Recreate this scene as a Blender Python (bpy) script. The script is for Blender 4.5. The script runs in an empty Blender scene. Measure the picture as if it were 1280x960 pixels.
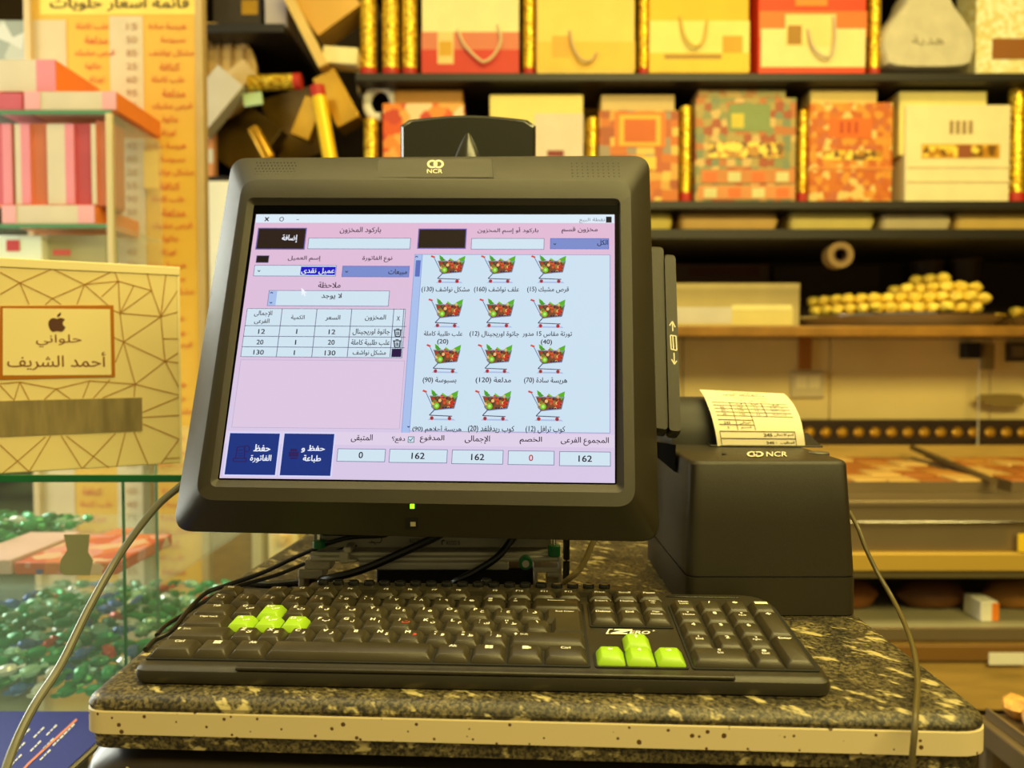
import bpy, bmesh, math, random, unicodedata
import numpy as np
from mathutils import Vector, Matrix, Euler
from mathutils.geometry import delaunay_2d_cdt
R = math.radians
random.seed(7)
sc = bpy.context.scene

# ------------------------------------------------------------------ camera
H = 1.13                    # eye height
F = 940.0                   # focal length in pixels of the 1280 x 960 frame
PITCH = R(1.9)
cd = bpy.data.cameras.new('camera'); cam = bpy.data.objects.new('camera', cd); sc.collection.objects.link(cam)
cam.location = (0, 0, H); cam.rotation_euler = (math.pi/2 - PITCH, 0, 0)
cd.sensor_width = 36; cd.lens = F/1280*36; cd.clip_start = .01
cd.dof.use_dof = True; cd.dof.focus_distance = .565; cd.dof.aperture_fstop = cd.lens/5.0
sc.camera = cam
# ------------------------------------------------------------------ world, light, exposure
w = bpy.data.worlds.new('world'); sc.world = w; w.use_nodes = True
w.node_tree.nodes['Background'].inputs[0].default_value = (1.0, .84, .40, 1)
w.node_tree.nodes['Background'].inputs[1].default_value = .27
EXPO = 0.0
vs = sc.view_settings; vs.view_transform = 'Standard'; vs.look = 'None'; vs.exposure = EXPO; vs.gamma = 1
WARM = (1.0, .83, .29)
def area(name, loc, rot, sx, sy, power, col):
    d = bpy.data.lights.new(name, 'AREA'); d.shape = 'RECTANGLE'; d.size = sx; d.size_y = sy; d.energy = power; d.color = col
    o = bpy.data.objects.new(name, d); sc.collection.objects.link(o); o.location = loc; o.rotation_euler = rot; return o
area('ceiling_and_fill_light', (.5, .80, 2.75), (R(-2), 0, 0), 2.4, .4, 37, WARM)
area('ceiling_and_fill_light', (.9, -.5, 2.45), (R(52), 0, R(-8)), 1.8, .5, 54, WARM)  # added frontal fill aimed at the back wall, not a ceiling fitting
area('shopfront_daylight', (-1.75, 1.38, 1.35), (R(90), 0, R(-131)), .8, 1.4, 44, (.96, 1.0, .88))
area('cabinet_lamp_light', (-1.25, .75, 2.3), (R(10), 0, 0), .9, .5, 3.5, (.97, 1.0, .80))

# ------------------------------------------------------------------ helpers
def ray(px, py):
    d = Vector(((px-640)/F, 1, -(py-480)/F)); d.rotate(Euler((-PITCH, 0, 0))); return d
C0 = Vector((0, 0, H))
def at(px, py, Y):
    d = ray(px, py); return C0 + d*(Y/d.y)
def onz(px, py, z):
    d = ray(px, py); return C0 + d*((z-H)/d.z)
def onplane(px, py, M, w=0.0):                     # local (u,v,w) of the point of plane w that the pixel shows
    Mi = M.inverted(); o = Mi @ C0; d = (Mi.to_3x3() @ ray(px, py)); t = (w-o.z)/d.z; return o + d*t
def lin(c):
    return tuple((x/12.92 if x <= .04045 else ((x+.055)/1.055)**2.4) for x in [v/255 for v in c])

MATS = {}
def mat(name, col, rough=.5, metal=0.0, emit=0.0, alpha=1.0, noise=0.0, nscale=40, bump=0.0, bscale=300, spec=.5, trans=0.0, stretch=(1,1,1), coat=0.0):
    if name in MATS: return MATS[name]
    m = bpy.data.materials.new(name); m.use_nodes = True; nt = m.node_tree; p = nt.nodes['Principled BSDF']
    c = (*lin(col), 1); p.inputs['Base Color'].default_value = c; p.inputs['Roughness'].default_value = rough
    p.inputs['Metallic'].default_value = metal; p.inputs['Specular IOR Level'].default_value = spec
    p.inputs['Coat Weight'].default_value = coat
    if trans: p.inputs['Transmission Weight'].default_value = trans; p.inputs['IOR'].default_value = 1.45
    if alpha < 1: p.inputs['Alpha'].default_value = alpha
    if emit: p.inputs['Emission Color'].default_value = c; p.inputs['Emission Strength'].default_value = emit
    tc = None
    if noise or bump:
        tc = nt.nodes.new('ShaderNodeTexCoord'); mp = nt.nodes.new('ShaderNodeMapping'); mp.inputs['Scale'].default_value = stretch
        nt.links.new(tc.outputs['Object'], mp.inputs[0])
    if noise:
        n = nt.nodes.new('ShaderNodeTexNoise'); n.inputs['Scale'].default_value = nscale; n.inputs['Detail'].default_value = 4
        nt.links.new(mp.outputs[0], n.inputs[0])
        r = nt.nodes.new('ShaderNodeValToRGB'); r.color_ramp.elements[0].position = .3; r.color_ramp.elements[1].position = .7
        r.color_ramp.elements[0].color = (*[x*(1-noise) for x in c[:3]], 1); r.color_ramp.elements[1].color = (*[min(1, x*(1+noise)) for x in c[:3]], 1)
        nt.links.new(n.outputs[0], r.inputs[0]); nt.links.new(r.outputs[0], p.inputs['Base Color'])
    if bump:
        n = nt.nodes.new('ShaderNodeTexNoise'); n.inputs['Scale'].default_value = bscale; n.inputs['Detail'].default_value = 2
        nt.links.new(mp.outputs[0], n.inputs[0])
        b = nt.nodes.new('ShaderNodeBump'); b.inputs['Strength'].default_value = bump; b.inputs['Distance'].default_value = .001
        nt.links.new(n.outputs[0], b.inputs['Height']); nt.links.new(b.outputs[0], p.inputs['Normal'])
    MATS[name] = m; return m
def mat_voro(name, cols, scale, rough=.5, metal=0.0, stretch=(1,1,1), feature='F1', metric='EUCLIDEAN', spec=.4, rand=1.0):
    if name in MATS: return MATS[name]
    m = mat(name, (128,128,128), rough, metal, spec=spec); nt = m.node_tree; p = nt.nodes['Principled BSDF']
    tc = nt.nodes.new('ShaderNodeTexCoord'); mp = nt.nodes.new('ShaderNodeMapping'); mp.inputs['Scale'].default_value = stretch
    v = nt.nodes.new('ShaderNodeTexVoronoi'); v.inputs['Scale'].default_value = scale; v.distance = metric; v.inputs['Randomness'].default_value = rand
    s = nt.nodes.new('ShaderNodeSeparateColor'); r = nt.nodes.new('ShaderNodeValToRGB'); r.color_ramp.interpolation = 'CONSTANT'
    nt.links.new(tc.outputs['Object'], mp.inputs[0]); nt.links.new(mp.outputs[0], v.inputs[0]); nt.links.new(v.outputs['Color'], s.inputs[0]); nt.links.new(s.outputs[0], r.inputs[0]); nt.links.new(r.outputs[0], p.inputs['Base Color'])
    e = r.color_ramp.elements
    for i, c in enumerate(cols):
        q = e[i] if i < 2 else e.new(i/len(cols))
        q.position = i/len(cols); q.color = (*lin(c), 1)
    return m
def mat_attr(name, emit=0.0, rough=.55):
    m = bpy.data.materials.new(name); m.use_nodes = True; nt = m.node_tree; p = nt.nodes['Principled BSDF']
    a = nt.nodes.new('ShaderNodeVertexColor'); a.layer_name = 'Col'; p.inputs['Roughness'].default_value = rough
    if emit:
        p.inputs['Base Color'].default_value = (.003, .003, .003, 1); nt.links.new(a.outputs[0], p.inputs['Emission Color']); p.inputs['Emission Strength'].default_value = emit
        p.inputs['Specular IOR Level'].default_value = .06
    else: nt.links.new(a.outputs[0], p.inputs['Base Color'])
    MATS[name] = m; return m
INK = mat_attr('printed_ink'); GLOW = mat_attr('lcd_picture', emit=1.0/2**EXPO)

class MB:                                          # collects shapes, links them as ONE mesh object
    def __init__(s): s.v = []; s.f = []; s.mi = []; s.col = []
    def add(s, vs, fs, mi=0, col=None):
        k = len(s.v); s.v += [tuple(v) for v in vs]
        for f in fs: s.f.append([i+k for i in f]); s.mi.append(mi); s.col.append(col)
        return s
    def box(s, x0, y0, z0, x1, y1, z1, mi=0, col=None, M=None):
        vs = [Vector((x, y, z)) for z in (z0, z1) for y in (y0, y1) for x in (x0, x1)]
        if M: vs = [M @ v for v in vs]
        return s.add(vs, [(0,2,3,1),(4,5,7,6),(0,1,5,4),(2,6,7,3),(0,4,6,2),(1,3,7,5)], mi, col)
    def quad(s, a, b, c, d, mi=0, col=None): return s.add([a,b,c,d], [(0,1,2,3)], mi, col)
    def poly(s, pts, mi=0, col=None): return s.add(pts, [tuple(range(len(pts)))], mi, col)
    def loft(s, loops, cap0=True, cap1=True, mi=0, col=None, close=True):
        n = len(loops[0]); vs = [p for L in loops for p in L]; fs = []
        for i in range(len(loops)-1):
            for j in range(n if close else n-1):
                a = i*n+j; b = i*n+(j+1) % n; fs.append((a, b, b+n, a+n))
        if cap0: fs.append(tuple(range(n))[::-1])
        if cap1: fs.append(tuple((len(loops)-1)*n+j for j in range(n)))
        return s.add(vs, fs, mi, col)
    def lathe(s, prof, n=24, M=None, mi=0, col=None):  # prof: (r,z)
        L = [[Vector((r*math.cos(2*math.pi*k/n), r*math.sin(2*math.pi*k/n), z)) for k in range(n)] for r, z in prof]
        if M: L = [[M @ p for p in q] for q in L]
        return s.loft(L, prof[0][0] > 1e-6, prof[-1][0] > 1e-6, mi, col)
    def cyl(s, a, b, r, n=16, r2=None, mi=0, col=None):
        a = Vector(a); b = Vector(b); d = b-a; q = d.to_track_quat('Z', 'Y').to_matrix().to_4x4(); M = Matrix.Translation(a) @ q
        return s.lathe([(r, 0), (r if r2 is None else r2, d.length)], n, M, mi, col)
    def tube(s, pts, r, n=8, mi=0, col=None, sub=6):
        P = [Vector(p) for p in pts]; out = []
        for i in range(len(P)-1):                   # Catmull-Rom
            p0 = P[max(i-1, 0)]; p1 = P[i]; p2 = P[i+1]; p3 = P[min(i+2, len(P)-1)]
            for k in range(sub):
                t = k/sub; out.append(.5*((2*p1)+(p2-p0)*t+(2*p0-5*p1+4*p2-p3)*t*t+(3*p1-p0-3*p2+p3)*t**3))
        out.append(P[-1]); L = []
        up = Vector((0, 0, 1))
        for i, p in enumerate(out):
            t = (out[min(i+1, len(out)-1)]-out[max(i-1, 0)]).normalized(); a = t.cross(up)
            if a.length < .05: a = t.cross(Vector((0, 1, 0)))
            a.normalize(); b = t.cross(a); rr = r if not callable(r) else r(i/(len(out)-1))
            L.append([p+a*(rr*math.cos(2*math.pi*k/n))+b*(rr*math.sin(2*math.pi*k/n)) for k in range(n)])
        return s.loft(L, True, True, mi, col)
    def xf(s, M): s.v = [tuple(M @ Vector(p)) for p in s.v]; return s
    def build(s, name, mats, parent=None, label=None, cat=None, group=None, kind=None, smooth=True, bevel=0, M=None, segs=2):
        me = bpy.data.meshes.new(name); me.from_pydata(s.v, [], s.f)
        for m in (mats if isinstance(mats, (list, tuple)) else [mats]): me.materials.append(m)
        me.polygons.foreach_set('material_index', s.mi)
        if any(c is not None for c in s.col):
            a = me.color_attributes.new('Col', 'FLOAT_COLOR', 'CORNER'); buf = []
            for f, c in zip(s.f, s.col):
                cc = (*lin(c), 1) if c is not None else (1, 1, 1, 1); buf += list(cc)*len(f)
            a.data.foreach_set('color', buf)
        bm = bmesh.new(); bm.from_mesh(me)
        if smooth is not None and not any(c is not None for c in s.col): bmesh.ops.recalc_face_normals(bm, faces=bm.faces)
        bm.to_mesh(me); bm.free()
        if smooth:
            me.polygons.foreach_set('use_smooth', [True]*len(me.polygons)); me.set_sharp_from_angle(angle=R(33))
        me.update()
        o = bpy.data.objects.new(name, me); sc.collection.objects.link(o)
        if parent: o.parent = parent
        if M: o.matrix_local = M
        if bevel:
            b = o.modifiers.new('bevel', 'BEVEL'); b.width = bevel; b.segments = segs; b.limit_method = 'ANGLE'; b.angle_limit = R(40)
        return tag(o, label, cat, group, kind)
def tag(o, label=None, cat=None, group=None, kind=None):
    for k, v in (('label', label), ('category', cat), ('group', group), ('kind', kind)):
        if v: o[k] = v
    return o
def thing(name, label, cat, M=None, group=None):
    o = bpy.data.objects.new(name, None); sc.collection.objects.link(o); o.empty_display_size = .02
    if M is not None: o.matrix_world = M if isinstance(M, Matrix) else Matrix.Translation(Vector(M))
    return tag(o, label, cat, group)
def copy_tree(o, parent=None):
    c = o.copy(); sc.collection.objects.link(c)
    if parent: c.parent = parent
    for ch in list(o.children): copy_tree(ch, c)
    return c
def rrect(x0, y0, x1, y1, r, z, n=5):              # rounded rectangle loop in plane z
    return rquad([(x0,y0),(x1,y0),(x1,y1),(x0,y1)], r, z, n)
def rquad(c, r, z, n=5):                           # rounded quadrilateral loop, corners counter-clockwise
    out = []; rs = r if isinstance(r, (list, tuple)) else [r]*len(c)
    for i in range(len(c)):
        p = Vector(c[i]).to_2d(); a = Vector(c[i-1]).to_2d(); b = Vector(c[(i+1) % len(c)]).to_2d(); rr = rs[i]
        da = (a-p).normalized(); db = (b-p).normalized(); ang = da.angle(db); t = rr/math.tan(ang/2)
        A = p+da*t; B = p+db*t
        for k in range(n+1):
            u = k/n; q = A*(1-u)**2+p*2*u*(1-u)+B*u*u
            out.append(Vector((q.x, q.y, z)))
    return out

# ---- writing: Arabic letters joined through their presentation forms, laid out right to left
FORMS = {}
for cp in range(0xFE80, 0xFEFD):
    dcm = unicodedata.decomposition(chr(cp)).split()
    if len(dcm) == 2: FORMS.setdefault(chr(int(dcm[1], 16)), {})[dcm[0]] = chr(cp)
FORMS['ى'] = {'<isolated>': '\uFEEF', '<final>': '\uFEF0'}
LAM = {'ا': ('\uFEFB', '\uFEFC'), 'أ': ('\uFEF7', '\uFEF8'), 'إ': ('\uFEF9', '\uFEFA')}
def shape(t):
    def joins(c): return c in FORMS and '<initial>' in FORMS[c] or c == 'ـ'
    out = []; i = 0
    while i < len(t):
        c = t[i]; prev = i > 0 and joins(t[i-1]); nxt = i+1 < len(t) and (t[i+1] in FORMS or t[i+1] == 'ـ')
        if c == 'ل' and i+1 < len(t) and t[i+1] in LAM: out.append(LAM[t[i+1]][1 if prev else 0]); i += 2; continue
        if c in FORMS:
            f = FORMS[c]
            k = '<medial>' if prev and nxt and '<medial>' in f else '<initial>' if nxt and '<initial>' in f and not prev else '<final>' if prev and '<final>' in f else '<isolated>'
            out.append(f[k])
        else: out.append(c)
        i += 1
    if not any(c in FORMS for c in t): return t
    toks = []; 
    for c in out:                                   # numbers keep their own order
        if c.isdigit() and toks and toks[-1].isdigit(): toks[-1] += c
        else: toks.append(c)
    return ''.join({'(': ')', ')': '('}.get(c, c) for c in toks[::-1])
_T = {}
def glyphs(txt, bold=0.0):
    k = (txt, bold)
    if k not in _T:
        cu = bpy.data.curves.new('t', 'FONT'); cu.body = shape(txt); cu.resolution_u = 3; cu.fill_mode = 'NONE'; cu.size = 10
        o = bpy.data.objects.new('t', cu); me = bpy.data.meshes.new_from_object(o)
        pts = [v.co.to_2d() for v in me.vertices]; eds = [tuple(e.vertices) for e in me.edges]
        bpy.data.objects.remove(o); bpy.data.curves.remove(cu); bpy.data.meshes.remove(me)
        if bold:                                    # heavier letters: the union of the outline shifted a hair to each side
            n_ = len(pts); p0 = pts; e0 = eds; pts = []; eds = []
            for q_, (dx, dy) in enumerate(((-1, -.5), (1, -.5), (1, .5), (-1, .5))[::2] if n_ > 500 else ((-1, -.5), (1, -.5), (1, .5), (-1, .5))):
                pts += [p_+Vector((dx, dy))*bold*9 for p_ in p0]; eds += [(i+q_*n_, j+q_*n_) for i, j in e0]
        r_ = delaunay_2d_cdt(pts, eds, [], 0, 1e-4); tv = list(r_[0]); tri = [tuple(f) for f in r_[2] if len(f) == 3]
        V_ = np.array([(p_.x, p_.y) for p_ in tv]); Cn = V_[np.array(tri)].mean(axis=1); PP = np.array([(p_.x, p_.y) for p_ in pts]); EE = np.array(eds)
        X0, Y0_, X1, Y1_ = PP[EE[:, 0], 0], PP[EE[:, 0], 1], PP[EE[:, 1], 0], PP[EE[:, 1], 1]; dY = np.where(Y1_ == Y0_, 1, Y1_-Y0_)
        wn = np.zeros(len(tri), int)                # keep the triangles inside the outlines (non-zero winding)
        for k0 in range(0, len(tri), 400):
            cx = Cn[k0:k0+400, :1]; cy = Cn[k0:k0+400, 1:]; hit = ((Y0_ <= cy) != (Y1_ <= cy)) & (X0+(cy-Y0_)/dY*(X1-X0) > cx)
            wn[k0:k0+400] = (hit*np.where(Y1_ > Y0_, 1, -1)).sum(axis=1)
        fs = [t_ for t_, w__ in zip(tri, wn) if w__]
        vs = tv
        xs = [v.x for v in vs]; ys = [v.y for v in vs]
        x0, x1, y0, y1 = min(xs), max(xs), min(ys), max(ys)
        _T[k] = ([((v.x-x0)/(x1-x0), (v.y-y0)/(y1-y0)) for v in vs], fs, (x1-x0)/(y1-y0))
    return _T[k]
def text(mb, txt, fn, box, col=None, mi=0, bold=0.0): # ink fitted to box (x0,y0,x1,y1) (y0 the top), fn maps it to space
    vs, fs, _ = glyphs(txt, bold); x0, y0, x1, y1 = box
    mb.add([fn(x0+(x1-x0)*u, y1+(y0-y1)*v) for u, v in vs], fs, mi, col)
def textc(mb, txt, fn, cx, cy, h, col=None, mi=0, bold=0.0, wmax=1e9): # centred, aspect kept, y up
    _, _, a = glyphs(txt, bold); ww = min(h*a, wmax); text(mb, txt, fn, (cx-ww/2, cy+h/2, cx+ww/2, cy-h/2), col, mi, bold)

# ------------------------------------------------------------------ materials
BLK = mat('black_plastic', (45, 39, 24), .44, noise=.06, nscale=18, bump=.25, bscale=2500)
KEYM = mat('key_plastic', (60, 53, 35), .36, noise=.12, nscale=60, bump=.12, bscale=1500)
KBODY = mat('keyboard_plastic', (50, 45, 32), .33, noise=.08, nscale=25, bump=.15, bscale=2000)
GREENK = mat('green_key_plastic', (158, 200, 40), .38, noise=.05, nscale=80)
DARK = mat('matte_black', (18, 17, 15), .6)
GLOSS = mat('cable_rubber', (20, 20, 19), .38)
WHITEINK = mat('white_print', (240, 238, 230), .5)
ALU = mat('brushed_aluminium', (205, 198, 176), .36, metal=.35, noise=.12, nscale=30, stretch=(1, 12, 12))
STEEL = mat('stainless_steel', (140, 122, 92), .34, metal=.5, noise=.08, nscale=6)
CHROME = mat('chrome', (215, 212, 205), .12, metal=1)
GREENP = mat('green_plastic', (20, 120, 60), .4)
PORT = mat('grey_connector_panel', (150, 144, 124), .5)
BRASS = mat('brass_stud', (235, 180, 60), .3, metal=.7)
PAPER = mat('thermal_paper', (226, 216, 184), .7)
CREAM = mat('cream_paper', (238, 226, 180), .6, noise=.04, nscale=20)
def P(c, rough=.55, metal=0.0): return mat('paint_%d_%d_%d_%d' % (*c, int(metal*10)), c, rough, metal, noise=.05, nscale=15)

def mat_granite():
    m = mat('speckled_laminate', (60, 55, 45), .48); nt = m.node_tree; p = nt.nodes['Principled BSDF']
    tc = nt.nodes.new('ShaderNodeTexCoord')
    def noise(scale, det, stretch=(1,1,1), rot=0, rough=.6):
        mp = nt.nodes.new('ShaderNodeMapping'); mp.inputs['Scale'].default_value = stretch; mp.inputs['Rotation'].default_value = (0, 0, rot)
        mpr = nt.nodes.new('ShaderNodeMapping'); mpr.inputs['Rotation'].default_value = (0, 0, rot); mp.inputs['Rotation'].default_value = (0,0,0)
        n = nt.nodes.new('ShaderNodeTexNoise'); n.inputs['Scale'].default_value = scale; n.inputs['Detail'].default_value = det; n.inputs['Roughness'].default_value = rough
        nt.links.new(tc.outputs['Object'], mpr.inputs[0]); nt.links.new(mpr.outputs[0], mp.inputs[0]); nt.links.new(mp.outputs[0], n.inputs[0]); return n
    def ramp(n, a, b, ca, cb):
        r = nt.nodes.new('ShaderNodeValToRGB'); r.color_ramp.elements[0].position = a; r.color_ramp.elements[1].position = b
        r.color_ramp.elements[0].color = (*ca, 1); r.color_ramp.elements[1].color = (*cb, 1); nt.links.new(n.outputs[0], r.inputs[0]); return r
    base = ramp(noise(420, 3, rot=.5), .40, .62, lin((32, 28, 18)), lin((112, 100, 68)))
    b2 = ramp(noise(34, 3), .35, .65, (.45, .45, .45), (1.2, 1.2, 1.15))
    mx = nt.nodes.new('ShaderNodeMix'); mx.data_type = 'RGBA'; mx.blend_type = 'MULTIPLY'; mx.inputs[0].default_value = 1
    nt.links.new(base.outputs[0], mx.inputs[6]); nt.links.new(b2.outputs[0], mx.inputs[7])
    fl = ramp(noise(100, 3, (1, .42, 1), R(-52), .62), .572, .65, (0, 0, 0), (1, 1, 1))
    mx2 = nt.nodes.new('ShaderNodeMix'); mx2.data_type = 'RGBA'; nt.links.new(fl.outputs[0], mx2.inputs[0])
    nt.links.new(mx.outputs[2], mx2.inputs[6]); mx2.inputs[7].default_value = (*lin((186, 170, 118)), 1)
    nt.links.new(mx2.outputs[2], p.inputs['Base Color']); return m
GRAN = mat_granite()
def mat_band():
    m = mat('ivory_edge_band', (214, 196, 150), .5); nt = m.node_tree; p = nt.nodes['Principled BSDF']
    tc = nt.nodes.new('ShaderNodeTexCoord'); v = nt.nodes.new('ShaderNodeTexVoronoi'); v.inputs['Scale'].default_value = 150
    n = nt.nodes.new('ShaderNodeTexNoise'); n.inputs['Scale'].default_value = 70
    nt.links.new(tc.outputs['Object'], n.inputs[0]); nt.links.new(tc.outputs['Object'], v.inputs[0])
    a = nt.nodes.new('ShaderNodeMath'); a.operation = 'MULTIPLY_ADD'; nt.links.new(n.outputs[0], a.inputs[0]); a.inputs[1].default_value = -.50; nt.links.new(v.outputs['Distance'], a.inputs[2])
    r = nt.nodes.new('ShaderNodeValToRGB'); r.color_ramp.elements[0].position = 0; r.color_ramp.elements[1].position = .03
    r.color_ramp.elements[0].color = (*lin((96, 66, 34)), 1); r.color_ramp.elements[1].color = (*lin((222, 203, 158)), 1)
    b = nt.nodes.new('ShaderNodeMath'); b.operation = 'ADD'; b.inputs[1].default_value = .108; nt.links.new(a.outputs[0], b.inputs[0])
    nt.links.new(b.outputs[0], r.inputs[0]); nt.links.new(r.outputs[0], p.inputs['Base Color']); return m
BAND = mat_band()
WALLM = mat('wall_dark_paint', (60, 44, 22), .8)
TILEM = mat('beige_marble_tile', (240, 216, 146), .4, noise=.10, nscale=3.0)
WOODD = mat('dark_brown_wood', (52, 34, 18), .5, noise=.3, nscale=8, stretch=(1, 10, 10))
WOODY = mat('yellow_wood', (190, 154, 82), .5, noise=.15, nscale=8, stretch=(1, 10, 10))
GOLDG = mat_voro('gold_glitter', [(250, 200, 30), (190, 135, 10), (255, 230, 90), (140, 95, 5)], 260, .35, .55)
RED = P((190, 40, 25)); 
GLASSM = mat('clear_glass', (205, 235, 220), .05, alpha=.13, spec=.6)
GEDGE = mat('green_glass_edge', (20, 110, 60), .15, noise=.1, nscale=10)

# ------------------------------------------------------------------ the room
YB = 2.55
def struct(name, m, *boxes, **k):
    b = MB()
    for q in boxes: b.box(*q)
    return b.build(name, m, kind='structure', smooth=False, **k)
struct('floor', mat('floor_tile', (120, 105, 80), .4, noise=.1, nscale=4), (-2.6, -1.6, -.05, 2.4, YB+.1, 0))
struct('ceiling', mat('ceiling_paint', (225, 215, 190), .8), (-2.6, -1.6, 2.95, 2.4, YB+.1, 3.0))
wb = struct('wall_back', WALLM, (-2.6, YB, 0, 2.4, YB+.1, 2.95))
struct('wall_right', WALLM, (2.4, -1.6, 0, 2.5, YB+.1, 2.95))
struct('wall_left', mat('wall_left_paint', (205, 200, 175), .8), (-2.7, .2, 0, -2.6, YB+.1, 2.95))

# ------------------------------------------------------------------ the counter
ZC = H-.2075
def slab_loops(poly, prof, r):
    c = sum((Vector(p).to_2d() for p in poly), Vector((0, 0)))/len(poly); L = []
    for ins, z in prof:
        q = []
        n = len(poly)
        for i in range(n):                          # inset polygon
            p = Vector(poly[i]); a = Vector(poly[i-1]); b = Vector(poly[(i+1) % n])
            e1 = (p-a).normalized(); e2 = (b-p).normalized(); n1 = Vector((-e1.y, e1.x)); n2 = Vector((-e2.y, e2.x))
            k = 1+n1.dot(n2); q.append(p+(n1+n2)*(ins/k))
        L.append(rquad(q, [max(x-ins*.4, .004) for x in r], z, 7))
    return L
TOP = [(-.2655, .4555), (.2815, .4275), (.287, .93), (-.243, .93), (-.2715, .65)]
rr = [.016, .022, .01, .01, .05]
ct = thing('counter_table', 'small black wooden counter with a speckled dark laminate top and a chipped ivory edge band', 'counter', (0, .6, 0))
def rel(loops, o=(0, .6, 0)): return [[p-Vector(o) for p in L] for L in loops]
b = MB().loft(rel(slab_loops(TOP, [(.0008, ZC-.0085), (.0002, ZC-.006), (.0012, ZC-.0035), (.0042, ZC-.001), (.009, ZC)], rr)), False, True); b.build('laminate_top', GRAN, ct)
MB().loft(rel(slab_loops(TOP, [(.0012, ZC-.0235), (.0, ZC-.0228), (.0, ZC-.0092), (.001, ZC-.0085)], rr)), True, False).build('edge_band', BAND, ct)
MB().loft(rel(slab_loops(TOP, [(.006, ZC-.0345), (.003, ZC-.033), (.002, ZC-.0237)], rr)), True, False).build('laminate_underside', GRAN, ct)
BODY = [(-.283, .452), (.262, .438), (.272, .91), (-.25, .91)]
MB().loft(rel(slab_loops(BODY, [(.0, 0), (.0, ZC-.062), (.004, ZC-.050), (.014, ZC-.0405), (.03, ZC-.0350)], [.05, .03, .02, .02])), True, True).build('cabinet_body', mat('dark_leatherette', (44, 36, 24), .32, noise=.15, nscale=30), ct)
MB().tube([Vector(p)-Vector((0, .6, 0)) for p in ((-.236, .4535, ZC-.043), (-.2385, .4515, ZC-.052), (-.241, .451, ZC-.075), (-.243, .451, ZC-.12))], .0009).build('seam', P((190, 175, 130)), ct)

# ------------------------------------------------------------------ the keyboard
MK = Matrix.Translation((-.2368303, .48316837, H-.1948587)) @ Matrix.Rotation(-.0454, 4, 'Z') @ Matrix.Rotation(.090, 4, 'X')
kb = thing('keyboard', 'black bilingual computer keyboard with eight lime green keys lying on the counter front', 'keyboard', MK)
W_, D_ = .4285, .1235
def kbl(ins, z, r=(.010, .010, .026, .020), y0=-.012): return rquad([(-.006+ins, y0+ins), (W_+.0065-ins, y0+ins), (W_+.004-ins, D_-ins), (-.001+ins, D_-ins)], [max(q-ins, .002) for q in r], z, 6)
MB().loft([kbl(.004, -.0125), kbl(.001, -.0105), kbl(0, -.006), kbl(.0012, -.0025), kbl(.004, -.0008), kbl(.0065, -.0003)]).build('case', KBODY, kb)
U = .01905; ROW = [0, U, 2*U, 3*U, 4*U, 5*U+.0030]
for nm, x0, x1, y0, y1 in (('key_gap_shade', -.0015, 15*U+.0012, -.0012, 5*U+.0003), ('key_gap_shade', 15*U+.0040, 18*U+.0058, 3*U-.0008, 5*U+.0003), ('key_gap_shade', 18*U+.0078, .4298, -.0012, 5*U+.0003), ('key_gap_shade', 15*U+.0040, 18*U+.0058, -.0012, U-.0005)):
    MB().loft([rrect(x0, y0, x1, y1, .002, -.001), rrect(x0, y0, x1, y1, .002, .0006)]).build(nm, DARK, kb)  # raised dark plates paint the shade of recessed gaps around the keys
MB().box(.062, -.0112, -.0014, .375, -.0062, .0009).build('front_lip', KBODY, kb, bevel=.0008)
MB().box(.352, .1122, -.001, .408, .1142, .0004).build('led_strip', mat('smoked_led_window', (30, 28, 24), .15), kb, bevel=.0004)
for x in (.03, .385): MB().box(x, .105, -.0215, x+.02, .112, -.010).build('foot', DARK, kb, bevel=.001)
_K = {}
def keymesh(wu, du, h=.0082):
    k = (round(wu, 5), round(du, 5), round(h, 5))
    if k not in _K:
        w_ = wu; d_ = du; g = .00055; sx = .0030; sf = .0024; sb = .0012
        L = [rrect(g, g, w_-g, d_-g, .0012, .0006, 2), rrect(g+.0002, g+.0002, w_-g-.0002, d_-g-.0002, .0012, .0016, 2),
             rrect(g+sx, g+sf, w_-g-sx, d_-g-sb, .0014, h-.0002, 2), rrect(g+sx+.0003, g+sf+.0003, w_-g-sx-.0003, d_-g-sb-.0003, .0012, h, 2)]
        _K[k] = L
    return _K[k], h
mesh_cache = {}
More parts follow.
